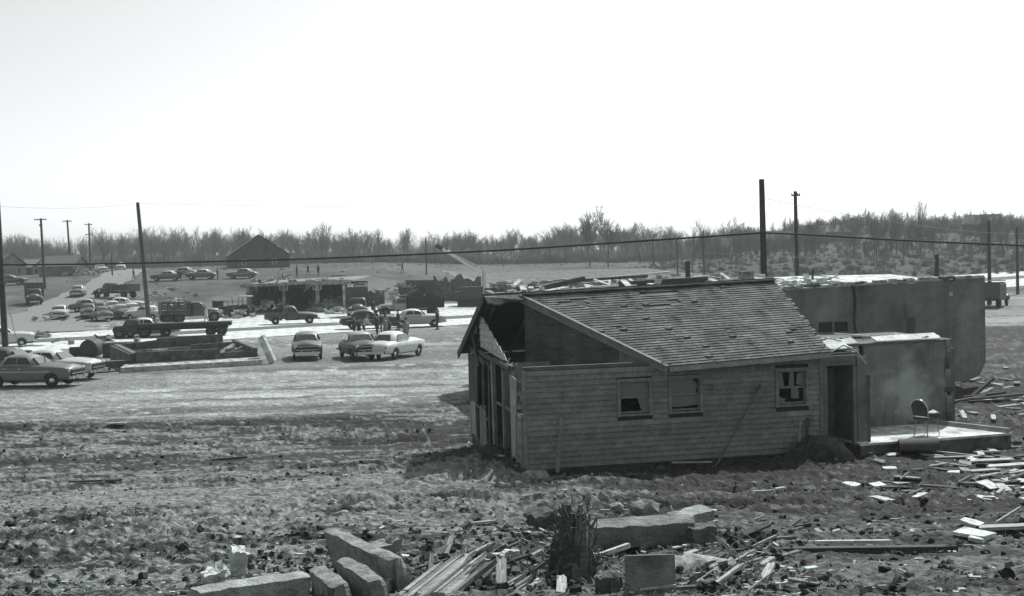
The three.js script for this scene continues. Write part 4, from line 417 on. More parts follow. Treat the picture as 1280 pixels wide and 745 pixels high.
{ // tractor and jeep near the army truck
  const p = gnd(300, 396), t = thing('farm_tractor', 'dark tractor with pale cab roof parked beside the army truck', 'tractor', p, R(172)), m = paint(.045); mesh('engine_hood', loft([sec(.2, .36, .7, 1.2, 1.35), sec(1.5, .34, .7, 1.15, 1.3), sec(1.62, .28, .75, 1.0, 1.15)]), m, t); mesh('cab', [box(.06, 1.2, .06, -.1, 1.7, .6), box(.06, 1.2, .06, -.1, 1.7, -.6), box(.06, 1.2, .06, -1.2, 1.7, .6), box(.06, 1.2, .06, -1.2, 1.7, -.6), box(1.1, .5, 1.2, -.65, 1.0, 0)], m, t); mesh('cab_roof', box(1.4, .1, 1.45, -.65, 2.32, 0), flat(.5), t); mesh('seat', box(.4, .12, .45, -.8, 1.32, 0), flat(.03), t); mesh('exhaust', rod(V(.9, 1.3, .1), V(.9, 2.1, .1), .04), flat(.03), t); wheel(t, -.8, .82, .72, .35, .1); wheel(t, -.8, -.82, .72, .35, .1); wheel(t, 1.3, .6, .42, .22, .1); wheel(t, 1.3, -.6, .42, .22, .1); mesh('blade', box(.12, .7, 2.0, 2.1, .5, 0), flat(.3), t);
  const pj = gnd(277, 395), j = thing('jeep', 'open dark jeep between the army truck and the tractor', 'jeep', pj, R(-60)), jm = paint(.05); mesh('body', [box(3.2, .5, 1.3, 0, .75, 0), box(1.1, .16, 1.2, 1.0, 1.06, 0), box(.9, .25, .25, 1.1, .85, .75), box(.9, .25, .25, 1.1, .85, -.75)], jm, j); mesh('windshield', [box(.05, .5, .05, .45, 1.35, .6), box(.05, .5, .05, .45, 1.35, -.6), box(.05, .05, 1.25, .45, 1.6, 0)], jm, j); mesh('canvas_top', [box(1.7, .06, 1.35, -.45, 1.72, 0), box(.05, .7, 1.3, -1.3, 1.35, 0)], flat(.1), j); mesh('bumper', box(.1, .2, 1.5, 1.68, .6, 0), flat(.5), j); for (const [x, z] of [[1.1, .65], [1.1, -.65], [-1.0, .65], [-1.0, -.65]]) wheel(j, x, z, .38, .2, .08);
}
{ // flatbed trailer with its tractor unit
  const p = gnd(166, 423), c = thing('flatbed_semi', 'dark tractor unit hitched to a long flatbed trailer beside the ruined foundation', 'truck', V(p.x, .02, p.z), R(190)), m = flat(.02, .7); mesh('cab', loft([ring(.45, -.6, .7, .9, 6), ring(1.1, -.6, .7, .92, 6), ring(1.5, -.6, .5, .82, 5), ring(1.62, -.5, .3, .64, 4)]), m, c); mesh('hood', loft([sec(.6, .6, .5, .95, 1.08), sec(1.4, .5, .5, .9, 1.0), sec(1.55, .42, .55, .75, .85)]), m, c); both(s => mesh('side_window', Q(...mir([[-.4, 1.13, .92], [.5, 1.13, .92], [.36, 1.46, .838], [-.4, 1.46, .838]], s), .05), glass, c)); wheel(c, 1.0, .75, .42, .26, .1); wheel(c, 1.0, -.75, .42, .26, .1); wheel(c, -1.0, .75, .42, .4, .08); wheel(c, -1.0, -.75, .42, .4, .08);
  mesh('trailer_deck', [box(7.6, .32, 2.2, -4.3, 1.02, 0), box(7.0, .25, .2, -4.3, .75, .5), box(7.0, .25, .2, -4.3, .75, -.5)], flat(.018, .9), c); both(s => mesh('landing_leg', box(.14, .7, .14, -2.4, .4, s * .7), m, c)); for (const x of [-6.4, -7.3]) for (const z of [.8, -.8]) wheel(c, x, z, .42, .4, .06);
}
{ // crane boom and frame behind the ruins
  const b = at(603, 375, 150), g = thing('crane', 'pale crane boom slanting up behind the ruined walls', 'crane', V(b.x, H(b.x, b.z), b.z)), o = g.position, T = at(549, 309, 150).sub(o), K = at(601, 341, 150).sub(o); mesh('boom', [bar(K, T, .4, .3), bar(K.clone().add(V(0, .6, 0)), T, .12, .12)], flat(.55), g); mesh('boom_head', box(.9, .5, .5, T.x, T.y, T.z, 0, 0, -.5), flat(.05), g); mesh('mast', bar(V(.1, 0, 0), K.clone().add(V(.4, .2, 0)), .35, .35), flat(.4), g); mesh('operator_house', [box(2.6, 1.7, 2.2, -1.2, 1.6, -.8), box(1.2, 1.2, 2.0, -2.8, 1.3, -.8)], flat(.06), g); for (const z of [.5, -2.1]) mesh('crawler_track', box(3.6, .7, .5, -1.2, .36, z), flat(.04), g);
  const s = at(635, 372, 60), w = thing('vent_hood', 'curved metal vent hood sticking up behind the house ridge', 'vent', V(s.x, 3.2, s.z)); mesh('duct', [rod(V(-.2, 0, 0), V(-.2, 1.35, 0), .05), rod(V(.28, 0, 0), V(.28, 1.2, 0), .05)], flat(.5), w); mesh('hood', new THREE.TubeGeometry(new THREE.CatmullRomCurve3([V(-.2, 1.3, 0), V(-.12, 1.5, 0), V(.08, 1.52, 0), V(.26, 1.3, 0), V(.28, 1.1, 0)]), 20, .07, 7), flat(.6), w); mesh('cowl', box(.36, .8, .3, .02, 1.0, -.2), flat(.1), w); mesh('base', box(1.2, .5, 1.0, 0, .1, 0), flat(.15), w); w.userData.label = 'curved metal vent hood standing behind the clapboard house ridge';
}
// ---------------------------------------------------------------- ruins
{ // open-front shop ruin
  const a = gnd(308, 390), b = gnd(440, 388), u = b.clone().sub(a).setY(0), L = u.length(), th = Math.atan2(-u.z, u.x), g = thing('shop_ruin', 'wrecked open-front shop with dark interior and debris-strewn flat roof', 'building', V(a.x, H0(a.x, a.z), a.z), th), d = 9, h = 3.25;
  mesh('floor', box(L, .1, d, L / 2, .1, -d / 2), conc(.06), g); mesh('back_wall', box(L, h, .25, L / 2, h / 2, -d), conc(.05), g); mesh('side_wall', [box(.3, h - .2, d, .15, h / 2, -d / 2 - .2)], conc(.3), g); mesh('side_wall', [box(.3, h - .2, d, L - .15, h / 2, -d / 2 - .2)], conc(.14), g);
  mesh('roof', slab([V(-.5, h - .2, .4), V(L * .5, h + .05, .4), V(L + .3, h + .25, .4), V(L + .3, h + .7, -d - .3), V(-.5, h + .3, -d - .3)], .16), conc(.26), g); mesh('roof_edge', [bar(V(-.5, h - .15, .45), V(L * .62, h + .1, .45), .12, .35), bar(V(L * .62, h, .45), V(L, h + .1, .45), .12, .5)], conc(.3), g);
  for (const [t, w, v] of [[.02, .35, .34], [.36, .28, .3], [.68, .4, .36], [.985, .55, .55], [.93, .3, .5]]) mesh('column', box(w, h - .2, w, L * t, h / 2 - .1, -.1), conc(v), g); for (const t of [.36, .68]) mesh('column_bracket', [box(1.0, .12, .3, L * t, h - .75, .02), box(.14, .5, .3, L * t - .45, h - .5, .02), box(.14, .5, .3, L * t + .45, h - .5, .02)], conc(.34), g);
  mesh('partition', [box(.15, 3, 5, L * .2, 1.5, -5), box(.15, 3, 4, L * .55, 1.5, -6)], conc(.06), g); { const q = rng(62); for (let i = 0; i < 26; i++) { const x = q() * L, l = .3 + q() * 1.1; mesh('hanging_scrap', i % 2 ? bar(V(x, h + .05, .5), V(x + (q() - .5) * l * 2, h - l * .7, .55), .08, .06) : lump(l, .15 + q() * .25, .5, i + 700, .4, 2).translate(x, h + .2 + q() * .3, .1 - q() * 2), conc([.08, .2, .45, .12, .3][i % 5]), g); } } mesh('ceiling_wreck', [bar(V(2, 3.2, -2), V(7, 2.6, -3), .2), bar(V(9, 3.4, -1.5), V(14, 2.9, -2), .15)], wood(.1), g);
  const q = rng(61); for (let i = 0; i < 12; i++) { const o = mesh('wrecked_fixture', lump(.5 + q(), .7 + q() * 1.3, .5 + q() * .5, i + 3, .35, 2), conc(.12 + q() * .25)); o.position.copy(V(1.5 + q() * (L - 3), .65, -1 - q() * 4).applyAxisAngle(V(0, 1, 0), th).add(g.position)); tag(o, 'wrecked shop fixture standing in the dark interior of the open shop', 'debris', 'fixtures inside the open shop'); }
  for (const [x, y, z, l, v, r] of [[2, h + .3, -2, 1.8, .12, .2], [3.5, h + .4, -1.5, 1.4, .3, 1], [8, h + .4, -3, 2.6, .5, .1], [10.5, h + .75, -3.5, 1.8, .1, 0], [16.5, h + .5, -.6, 2.0, .6, .05], [17.3, h + 1.0, -.8, 1.5, .65, 1.1], [19, h + .6, -.6, 1.0, .5, -.3], [13, h + .3, .2, 2.2, .1, .4], [5.5, h + .15, .3, 3, .6, .02]]) { if (x > L) continue; const o = mesh('roof_plank', box(l, .12, .4, 0, 0, 0, 0, r * .6, r), wood(v)); o.position.copy(V(x, y, z).applyAxisAngle(V(0, 1, 0), th).add(g.position)); o.rotation.y = th; tag(o, 'loose board lying on the open shop ruin roof', 'plank', 'boards on the shop roof'); }
}
{ const wallRuin = (px0, px1, py, h, v, name, label, jag = .5, d = 0) => { const a = gnd(px0, py), b = gnd(px1, py - (px1 - px0) * .02), u = b.clone().sub(a), L = Math.hypot(u.x, u.z), g = thing(name, label, 'wall', V(a.x, Math.min(a.y, b.y) - .1, a.z), Math.atan2(-u.z, u.x)), q = rng(px0), pts = [V(0, 0, 0), V(L, 0, 0)]; const n = Math.max(3, Math.round(L / .45)); for (let i = n; i >= 0; i--) pts.push(V(L * i / n, h * (1 - jag * q()), 0)); for (let i = 0; i < n; i++) mesh('wall_section', slab([V(L * i / n, 0, 0), V(L * (i + 1) / n, 0, 0), V(L * (i + 1) / n, pts[2 + n - i - 1].y, 0), V(L * i / n, pts[2 + n - i].y, 0)], .3), conc(v), g); if (d) mesh('return_wall', box(.3, h * .8, d, .15, h * .4, -d / 2 - .3), conc(v), g); return g; };
  wallRuin(455, 481, 382, 2.6, .1, 'ruined_wall', 'dark broken wall just right of the open shop ruin', .45, 4); wallRuin(517, 546, 374, 2.2, .12, 'ruined_wall', 'low dark wall behind the white-cabbed dump truck', .12, 3); wallRuin(544, 602, 376, 3.7, .09, 'ruined_wall', 'tall dark ruined wall topped with rubble near the crane', .35, 7); wallRuin(480, 545, 366, .7, .3, 'ruined_wall', 'long low pale wall stump between the shop and the crane ruin', .6);
  const q = rng(88); const spot = (px, py, n, spread, sz, v, label) => { const p = gnd(px, py), L = []; for (let i = 0; i < n; i++) { const r = q() * spread, a = q() * 6.28, y = Math.max(0, (1 - r / spread)) * spread * .35; L.push(i % 3 ? lump(sz * (.3 + q()), sz * (.2 + q() * .6), sz * (.3 + q() * .7), i, .3, 1).rotateY(q() * 6).translate(r * Math.cos(a), y + sz * .1, r * Math.sin(a)) : box(sz * (1 + q() * 2), .07, .18, r * Math.cos(a), y + .2, r * Math.sin(a), (q() - .5), q() * 6, (q() - .5))); } const o = mesh('rubble_heap', L, conc(v)); o.position.copy(p); tag(o, label, 'rubble', null, 'stuff'); };
  spot(340, 391, 34, 3.2, .5, .3, 'low litter of bricks before the left bay of the open shop'); spot(424, 392, 26, 1.6, .6, .45, 'pale rubble before the right bay of the open shop'); spot(350, 351, 24, 3, .5, .4, 'pale scraps on the field behind the open shop'); spot(410, 389, 46, 2.4, 1.0, .2, 'rubble and sheeting heaped in front of the open shop'); spot(580, 372, 45, 4, .9, .25, 'rubble heaped against the tall dark ruined wall'); spot(500, 372, 30, 5, .8, .42, 'pale rubble spread between the ruined walls'); spot(300, 398, 20, 2.2, .5, .3, 'low litter of boards beside the tractor'); spot(170, 385, 24, 3, .6, .35, 'boards and sheet scraps littering the slope behind the parked cars'); spot(60, 402, 18, 2.5, .5, .3, 'scattered boards beside the foot of the lane'); spot(215, 372, 22, 4, .6, .3, 'scattered wreckage on the slope behind the army truck'); spot(487, 408, 14, 1, .5, .06, 'dark bundle of salvage beside the people'); spot(618, 372, 40, 5, .8, .34, 'pale rubble spread past the crane mast'); spot(125, 431, 26, 1.1, .5, .08, 'twisted metal scrap on the broken brick wall'); spot(235, 445, 40, 2.6, .55, .3, 'brick rubble inside the ruined foundation'); spot(288, 452, 36, 2.0, .5, .34, 'broken block rubble in the corner of the ruined foundation'); spot(100, 345, 26, 3.5, 1, .3, 'collapsed boards beside the striped barn'); spot(55, 432, 22, 2.4, .5, .2, 'low heap of dirt and bricks beside the lane foot');
  // foundation ruin
  const a = gnd(150, 466), b = gnd(327, 456), u = b.clone().sub(a), L = Math.hypot(u.x, u.z), g = thing('ruined_foundation', 'roofless brick foundation with pale concrete base and low dark walls', 'foundation', V(a.x, 0, a.z), Math.atan2(-u.z, u.x)), d = 9.5;
  mesh('concrete_base', slab([V(0, .3, .2), V(L, .3, .2), V(L, .42, -.8), V(.4, .42, -.8)], .4), conc(.5), g); mesh('front_wall', [slab([V(1.0, .3, -.85), V(L * .72, .3, -.85), V(L * .72, 1.0, -.85), V(1.0, 1.05, -.85)], .25), slab([V(L * .722, .3, -.85), V(L, .3, -.85), V(L, .62, -.85), V(L * .9, .8, -.85), V(L * .722, .75, -.85)], .25)], conc(.1), g); mesh('low_step', [box(2.0, .4, .8, -.1, .4, -1.4), box(1.0, .2, 1.0, -.9, .2, -1.2)], conc(.1), g);
  mesh('rear_wall', [slab([V(1, 0, -d), V(L * .45, 0, -d), V(L * .45, 1.2, -d), V(1, 1.0, -d)], .3), slab([V(L * .452, 0, -d), V(L - .2, 0, -d), V(L - .2, 1.4, -d), V(L * .452, 1.3, -d)], .3)], conc(.09), g); mesh('inner_wall', [slab([V(1.6, 0, -5), V(L * .55, 0, -5.2), V(L * .55, .95, -5.2), V(1.6, .9, -5)], .2)], conc(.2), g); mesh('inner_wall', [slab([V(L * .6, 0, -4.6), V(L - .5, 0, -4.6), V(L - .5, 1.15, -4.6), V(L * .6, 1.1, -4.6)], .2)], conc(.12), g); mesh('left_wall', [slab([V(1.0, 0, -1), V(1.0, .95, -1), V(1.0, 1.0, -d), V(1.0, 0, -d)].reverse(), .3)], conc(.12), g); mesh('right_wall', [slab([V(L - .1, 0, -.9), V(L + .1, .9, -1.2), V(L - .1, 1.2, -6), V(L - .1, 0, -6)].reverse(), .3)], conc(.14), g); mesh('broken_stair', [0, 1, 2, 3].map(i => box(.9, .2, .4, 2.0 + i * .3, .25 + i * .2, -3 - i * .35)), conc(.34), g); mesh('wall_cap', [bar(V(1, .98, -1), V(1.1, 1.04, -d), .34, .05)], conc(.16), g); mesh('floor_slab', box(L - 1, .06, d - 1, L / 2 + .4, .04, -d / 2), conc(.3), g);
  const ln = mesh('leaning_slab', bar(V(.15, 0, 0), V(-.6, 1.5, -.5), .22, .45), conc(.66)); ln.position.copy(b.clone().add(V(.45, .1, -.4))); tag(ln, 'white slab leaning against the end of the ruined foundation', 'slab');
  const w1 = gnd(88, 448), w2 = gnd(173, 446), bw = thing('brick_wall', 'long low dark brick wall left of the ruined foundation', 'wall', V(w1.x, 0, w1.z), Math.atan2(-(w2.z - w1.z), w2.x - w1.x)), bl = Math.hypot(w2.x - w1.x, w2.z - w1.z); mesh('wall_section', box(bl * .5, .95, .4, bl * .74, .45, 0), conc(.09), bw); mesh('wall_section', box(bl * .3, .75, .4, bl * .15, .36, 0), conc(.07), bw); mesh('coping', box(bl * .5, .1, .8, bl * .74, .96, -.2), conc(.46), bw); mesh('pilaster', box(.3, 1.25, .5, bl * .99, .6, 0), conc(.45), bw);
  const tk = thing('storage_tank', 'dark round tank end set in the low brick wall', 'tank', V(lerp(w1.x, w2.x, .3), .62, lerp(w1.z, w2.z, .3))); mesh('shell', cyl(.6, .6, 1.6, 24, 0, 0, -.4, Math.PI / 2), flat(.045, .7), tk); mesh('end_cap', new THREE.SphereGeometry(.6, 24, 10).scale(1, 1, .3).translate(0, 0, .4), flat(.05, .6), tk);
  const bk2 = gnd(30, 447), ct = thing('tool_chest', 'small dark chest on the ground beside the left pole', 'chest', bk2); mesh('case', box(.85, .42, .5, 0, .21, 0), flat(.05), ct); mesh('lid', box(.88, .06, .53, 0, .46, 0), flat(.09), ct);
  const ps = gnd(24, 437); tag(mesh('stake_post', rod(ps.clone(), ps.clone().add(V(-.6, 2.8, 0)), .03), flat(.25)), 'thin leaning stake behind the small dark chest', 'stake');
}
{ // far houses
  const house = (px, py, d, w, h, dp, rh, v, rv, turn, label) => { const p = at(px, py, d), y = H0(p.x, p.z), g = thing('far_house', label, 'house', V(p.x, y - .2, p.z), R(turn)); mesh('wall', box(w, h + .2, dp, 0, h / 2, 0), stuc(v), g); mesh('gable', [slab([V(-w / 2, h, dp / 2 - .01), V(w / 2, h, dp / 2 - .01), V(0, h + rh, dp / 2 - .01)], dp - .02)], stuc(v), g); both(s => mesh('roof', slab(mir([[0, h + rh + .12, dp / 2 + .3], [0, h + rh + .12, -dp / 2 - .3], [s * (w / 2 + .3), h - .1, -dp / 2 - .3], [s * (w / 2 + .3), h - .1, dp / 2 + .3]], 1), .12), wood(rv), g)); for (const x of [-w * .25, w * .25]) { const f = mesh('window', box(.9, 1.2, .06, x, h * .5, dp / 2 + .01), flat(.4), g); mesh('pane', box(.7, 1.0, .02, x, h * .5, dp / 2 + .05), glass, f); } };
  house(322, 330, 262, 12.5, 2.6, 11, 4.2, .08, .045, 15, 'large dark gable-roofed house on the skyline above the shop ruin'); house(1228, 285, 352, 11, 3, 9, 2.6, .1, .05, 60, 'dark house on top of the hillside skyline'); house(1012, 295, 345, 11, 3, 8, 2.4, .2, .06, 75, 'low house with pale wall on the hillside ridge'); house(972, 295, 345, 8, 3, 8, 2.2, .12, .06, 80, 'small dark house at the left end of the hillside ridge'); house(1040, 292, 350, 12, 2.6, 8, 2, .16, .07, 90, 'long low house beside the pale-walled one on the ridge'); house(897, 290, 350, 9, 3.2, 8, 2.6, .1, .05, 70, 'dark-roofed house behind the slender bare tree');
  house(80, 340, 222, 4.6, 2.0, 7, 1.7, .16, .2, 74, 'weathered barn with pale striped roof beside the lane'); house(12, 345, 232, 5, 2.2, 6, 2, .25, .1, 30, 'damaged house at the left edge of the slope'); house(42, 345, 235, 4, 1.7, 4, 1.3, .14, .3, 60, 'low wrecked shed between the barn and the damaged house');
}
// ---------------------------------------------------------------- people
function personGeo(pose, coat, legs, hatless) { const B = [], b = (a, c, r0, r1, k) => B.push([a, c, r0, r1, k]); const { hip = .92, lean = 0, la, ra, stride = .1, twist = 0 } = pose; const P = (x, y, z) => V(x, y, z);
  const pel = P(0, hip, 0), chest = P(lean * .42, hip + .4, 0), neck = P(lean * .5, hip + .56, 0), head = P(lean * .58 + .02, hip + .7, 0);
  b(pel, chest, .145, .165, 1); b(P(lean * .42, hip + .42, -.15), P(lean * .42, hip + .42, .15), .085, .085, 1); b(neck, head, .055, .06, 0); b(P(head.x, head.y - .02, 0), P(head.x, head.y + .06, 0), .085, .092, 0); b(P(head.x + .08, head.y - .01, 0), P(head.x + .1, head.y - .02, 0), .018, .016, 0); b(P(pel.x, hip - .12, 0), P(pel.x, hip, 0), .15, .15, 1);
  const hands = []; for (const s of [-1, 1]) { const an = P(s * stride, .07, s * .1), kn = P(s * stride * .45 + .04, .49, s * .1), hp = P(0, hip - .04, s * .09); b(hp, kn, .09, .065, 2); b(kn, an, .062, .045, 2); b(P(an.x - .04, .04, an.z), P(an.x + .17, .035, an.z + s * .02), .045, .035, 3);
    const sh = P(lean * .42, hip + .45, s * .19), arm = s < 0 ? la : ra, el = sh.clone().add(P(...arm[0])), wr = el.clone().add(P(...arm[1])); b(sh, el, .06, .048, 1); b(el, wr, .046, .034, 1); const d = wr.clone().sub(el).normalize(), pm = wr.clone().addScaledVector(d, .08); b(wr, pm, .03, .034, 0); hands.push([pm, d, s]); }
  const n = 84, size = 1.05, mc = new MarchingCubes(n, new THREE.MeshBasicMaterial(), false, false, 60000); mc.isolation = 0; const cen = P(.1, .93, 0), F = mc.field, pt = V(0, 0, 0), d1 = V(0, 0, 0), d2 = V(0, 0, 0);
  const dist = (p, bb) => { d1.copy(p).sub(bb[0]); d2.copy(bb[1]).sub(bb[0]); const t = clamp(d1.dot(d2) / Math.max(1e-6, d2.lengthSq())); return d1.addScaledVector(d2, -t).length() - lerp(bb[2], bb[3], t); };
  for (let k = 0; k < n; k++) for (let j = 0; j < n; j++) for (let i = 0; i < n; i++) { pt.set((i - n / 2) / (n / 2) * size + cen.x, (j - n / 2) / (n / 2) * size + cen.y, (k - n / 2) / (n / 2) * size + cen.z); let m = 9; if (Math.abs(pt.z) < .75) for (const bb of B) { const d = dist(pt, bb), h = clamp(.5 + .5 * (m - d) / .035); m = lerp(m, d, h) - .035 * h * (1 - h); } F[i + j * n + k * n * n] = -m; }
  mc.update(); const c = mc.count, pos = new Float32Array(c * 3); for (let i = 0; i < c * 3; i++) pos[i] = mc.positionArray[i] * size + [cen.x, cen.y, cen.z][i % 3]; let g = new THREE.BufferGeometry(); g.setAttribute('position', new THREE.BufferAttribute(pos, 3)); g.setAttribute('normal', new THREE.BufferAttribute(mc.normalArray.slice(0, c * 3), 3));
  const fg = hands.flatMap(([p, d, s]) => { const side = V(0, 0, 1).cross(d).lengthSq() > .05 ? V(0, 0, 1) : V(1, 0, 0); const w = side.clone().addScaledVector(d, -side.dot(d)).normalize(), o = []; [.075, .085, .08, .062].forEach((l, i) => { const a = p.clone().addScaledVector(w, (i - 1.5) * .019).addScaledVector(d, .02), m = a.clone().addScaledVector(d, l * .6), e = m.clone().addScaledVector(d, l * .4).add(V(.02, 0, 0)); o.push(rod(a, m, .009, .009, 5), rod(m, e, .009, .007, 5)); }); const t = p.clone().addScaledVector(w, -.035 * s).addScaledVector(d, -.03); o.push(rod(t, t.clone().addScaledVector(w, -.03 * s).addScaledVector(d, .05), .011, .008, 5)); return o; });
  const f = join(fg); f.deleteAttribute('uv'); const bodyCount = c; g = mergeGeometries([g, f]); const col = new Float32Array(g.attributes.position.count * 3), tones = [.4, coat, legs, .03]; for (let i = 0; i < g.attributes.position.count; i++) { let v = .4; if (i < bodyCount) { pt.fromBufferAttribute(g.attributes.position, i); let m = 9; for (const bb of B) { const d = dist(pt, bb); if (d < m) { m = d; v = tones[bb[4]]; } } } col[3 * i] = v * TINT[0]; col[3 * i + 1] = v * TINT[1]; col[3 * i + 2] = v * TINT[2]; } g.setAttribute('color', new THREE.BufferAttribute(col, 3)); return { g, head }; }
const skinMat = new THREE.MeshStandardMaterial({ vertexColors: true, roughness: .9 });
const poses = { stand: { la: [[0, -.27, -.03], [.05, -.24, 0]], ra: [[0, -.27, .03], [.06, -.24, 0]], stride: .07 }, hips: { la: [[-.08, -.25, -.12], [.12, -.12, .12]], ra: [[0, -.27, .03], [.06, -.24, 0]], stride: .05 }, lean: { hip: .88, lean: .55, la: [[.12, -.25, -.02], [.2, -.12, .02]], ra: [[.12, -.25, .02], [.2, -.12, -.02]], stride: .1 }, walk: { la: [[.1, -.25, -.03], [.14, -.2, 0]], ra: [[-.1, -.25, .03], [-.02, -.25, 0]], stride: .26 } };
function person(px, py, head, pose, coat, legs, label, hat = true, group) { const k = pose + coat + legs, r = memo('pp' + k, () => personGeo(poses[pose], coat, legs)), p = gnd(px, py), t = thing('person', label, 'person', V(p.x, p.y + .0, p.z), R(head), group); mesh('body', r.g, skinMat, t); mesh('hair', memo('hr' + k, () => new THREE.SphereGeometry(.102, 14, 8, 0, 6.3, 0, 1.7).translate(r.head.x - .012, r.head.y + .05, r.head.z)), flat(.03), t); if (hat) mesh('hat', memo('ht' + k, () => [cyl(.105, .085, .11, 14, r.head.x, r.head.y + .15, r.head.z), cyl(.165, .16, .018, 16, r.head.x, r.head.y + .1, r.head.z)]), flat(.06), t); return t; }
person(498, 413, 200, 'stand', .03, .06, 'person in dark coat standing at the rear of the pale highway sedan'); person(467, 395, 90, 'stand', .03, .05, 'person in dark coat standing by the high-bodied truck');
person(443, 424, 10, 'hips', .05, .05, 'person in dark clothes with hand on hip behind the dark sedan'); person(487, 419, 200, 'lean', .12, .05, 'person bending forward between the people and the pale sedan'); person(477, 417, 170, 'hips', .04, .04, 'person in dark jacket facing the group behind the white sedan'); person(508, 428, 120, 'stand', .25, .06, 'person in grey jacket standing behind the white sedan', true); person(455, 420, -20, 'lean', .5, .05, 'person in white shirt bending behind the dark sedan', false); person(547, 412, 180, 'stand', .05, .05, 'person at the front bumper of the pale highway sedan');
person(472, 421, 150, 'stand', .06, .04, 'person in dark overalls standing between the dark and white sedans'); person(449, 427, 30, 'walk', .04, .05, 'person in dark coat stepping behind the dark sedan'); person(482, 424, 210, 'stand', .3, .05, 'person in light jacket behind the roof of the white sedan'); person(258, 405, 40, 'walk', .55, .5, 'person in pale clothes walking past the army truck front wheel', false);
for (const [x, y, a] of [[167, 349, 20], [226, 351, 90], [223, 351, 60], [272, 349, 0], [371, 345, 40], [385, 344, 60], [398, 344, 120], [503, 341, 30]]) person(x, y, a, a % 40 ? 'walk' : 'stand', .04, .05, 'distant person in dark clothes on the field behind the ruins', true, 'people on the far field');

// ---------------------------------------------------------------- wreckage round the house
const lean = (name, a, b, w, t, v, label, cat = 'plank', group) => tag(mesh(name, bar(a, b, w, t), wood(v)), label, cat, group);
lean('leaning_pole', hl(4.75, -.15, .75), hl(6.35, 1.78, .06), .035, .05, .13, 'long thin board leaning diagonally against the clapboard wall', 'board'); lean('leaning_board', hl(.72, -.1, .35), hl(.95, 1.3, .06), .1, .03, .22, 'short plank leaning on the clapboard wall near the broken corner', 'board'); lean('leaning_board', hl(7.35, -.1, .5), hl(7.68, .85, .06), .09, .03, .07, 'dark stick leaning on the wall beside the soil heap', 'board'); lean('leaning_board', hl(7.2, -.1, .5), hl(7.45, .75, .06), .05, .03, .28, 'pale stick leaning on the wall beside the soil heap', 'board'); lean('fallen_board', hl(3.7, -.02, .45), hl(4.75, -.06, .5), .08, .03, .45, 'pale board lying along the foot of the clapboard wall', 'board');
{ const p = gnd(605, 556), a = p.clone().add(V(-.4, .55, .2)), b = p.clone().add(V(.5, .3, .5)), g = thing('drain_pipe', 'pale short pipe lying at the broken end of the house', 'pipe', p), d = b.clone().sub(a).normalize(), A = V(-.35, .42, -.1), Bp = V(.28, .2, .3); mesh('barrel', (() => { const c = new THREE.LatheGeometry([[.085, -.4], [.1, -.4], [.1, .4], [.085, .4], [.085, -.4]].map(q => new THREE.Vector2(...q)), 18); c.applyQuaternion(new THREE.Quaternion().setFromUnitVectors(V(0, 1, 0), Bp.clone().sub(A).normalize())); c.translate((A.x + Bp.x) / 2, .26, .1); return c; })(), conc(.6), g);
  const cp = hl(.1, -.35, .35), cl = mesh('concrete_footing', lump(.9, .75, .7, 5, .25, 3, true), conc(.3)); cl.position.copy(cp); tag(cl, 'rough concrete lump under the broken corner of the house', 'concrete');
  const sh = mesh('soil_heap', lump(1.9, 1.5, 1.3, 9, .28, 3, true), mat(.1, { map: TX.soil, bumpMap: TX.soilB, bumpScale: .05 })); sh.position.copy(hl(7.75, -.35, .5)); sh.rotation.y = HT; tag(sh, 'dark soil heap against the clapboard wall by the doorway', 'soil heap');
  const dr = (px, py, s) => { const g0 = gnd(px, py); return g0; };
  const tr = thing('overturned_trough', 'dark overturned curved trough lying before the concrete pad', 'trough', gnd(1148, 570).add(V(0, .1, 0)), R(-12)); mesh('shell', new THREE.CylinderGeometry(.34, .4, 1.0, 20, 1, true, 0, Math.PI).rotateZ(Math.PI / 2).rotateX(-.3), new THREE.MeshStandardMaterial({ color: tone(.06), side: THREE.DoubleSide, roughness: .8 }), tr); mesh('end_cap', new THREE.CircleGeometry(.36, 18, 0, Math.PI).rotateY(-Math.PI / 2).translate(-.49, -.02, 0), new THREE.MeshStandardMaterial({ color: tone(.04), side: THREE.DoubleSide }), tr);
}
const q5 = rng(501), qr = (a, b) => lerp(a, b, q5());
function plank(px, py, l, w, t, yaw, v, label, group, tilt = 0, name = 'plank', lift = 0) { const p = gnd(px, py); const J = k => (hash(k * 13 + (px * 3 | 0), (py * 5 | 0) + k) - .2) * Math.min(.22, l * .22), h2 = l / 2, hw = w / 2; const o = mesh(name, slab([V(-h2 - J(1), t / 2, hw), V(h2 - J(2), t / 2, hw * .92), V(h2 + J(3) * .7, t / 2, hw * .3), V(h2 - J(4), t / 2, -hw * .2), V(h2 + J(5) * .4, t / 2, -hw), V(-h2 + J(6), t / 2, -hw * .94), V(-h2 - J(7) * .5, t / 2, -hw * .1)], t), wood(v)); o.position.copy(p).add(V(0, t / 2 + .015 + lift + Math.abs(Math.sin(tilt)) * l / 2, 0)); o.rotation.set(0, R(yaw), tilt, 'YXZ'); return tag(o, label, 'plank', group); }
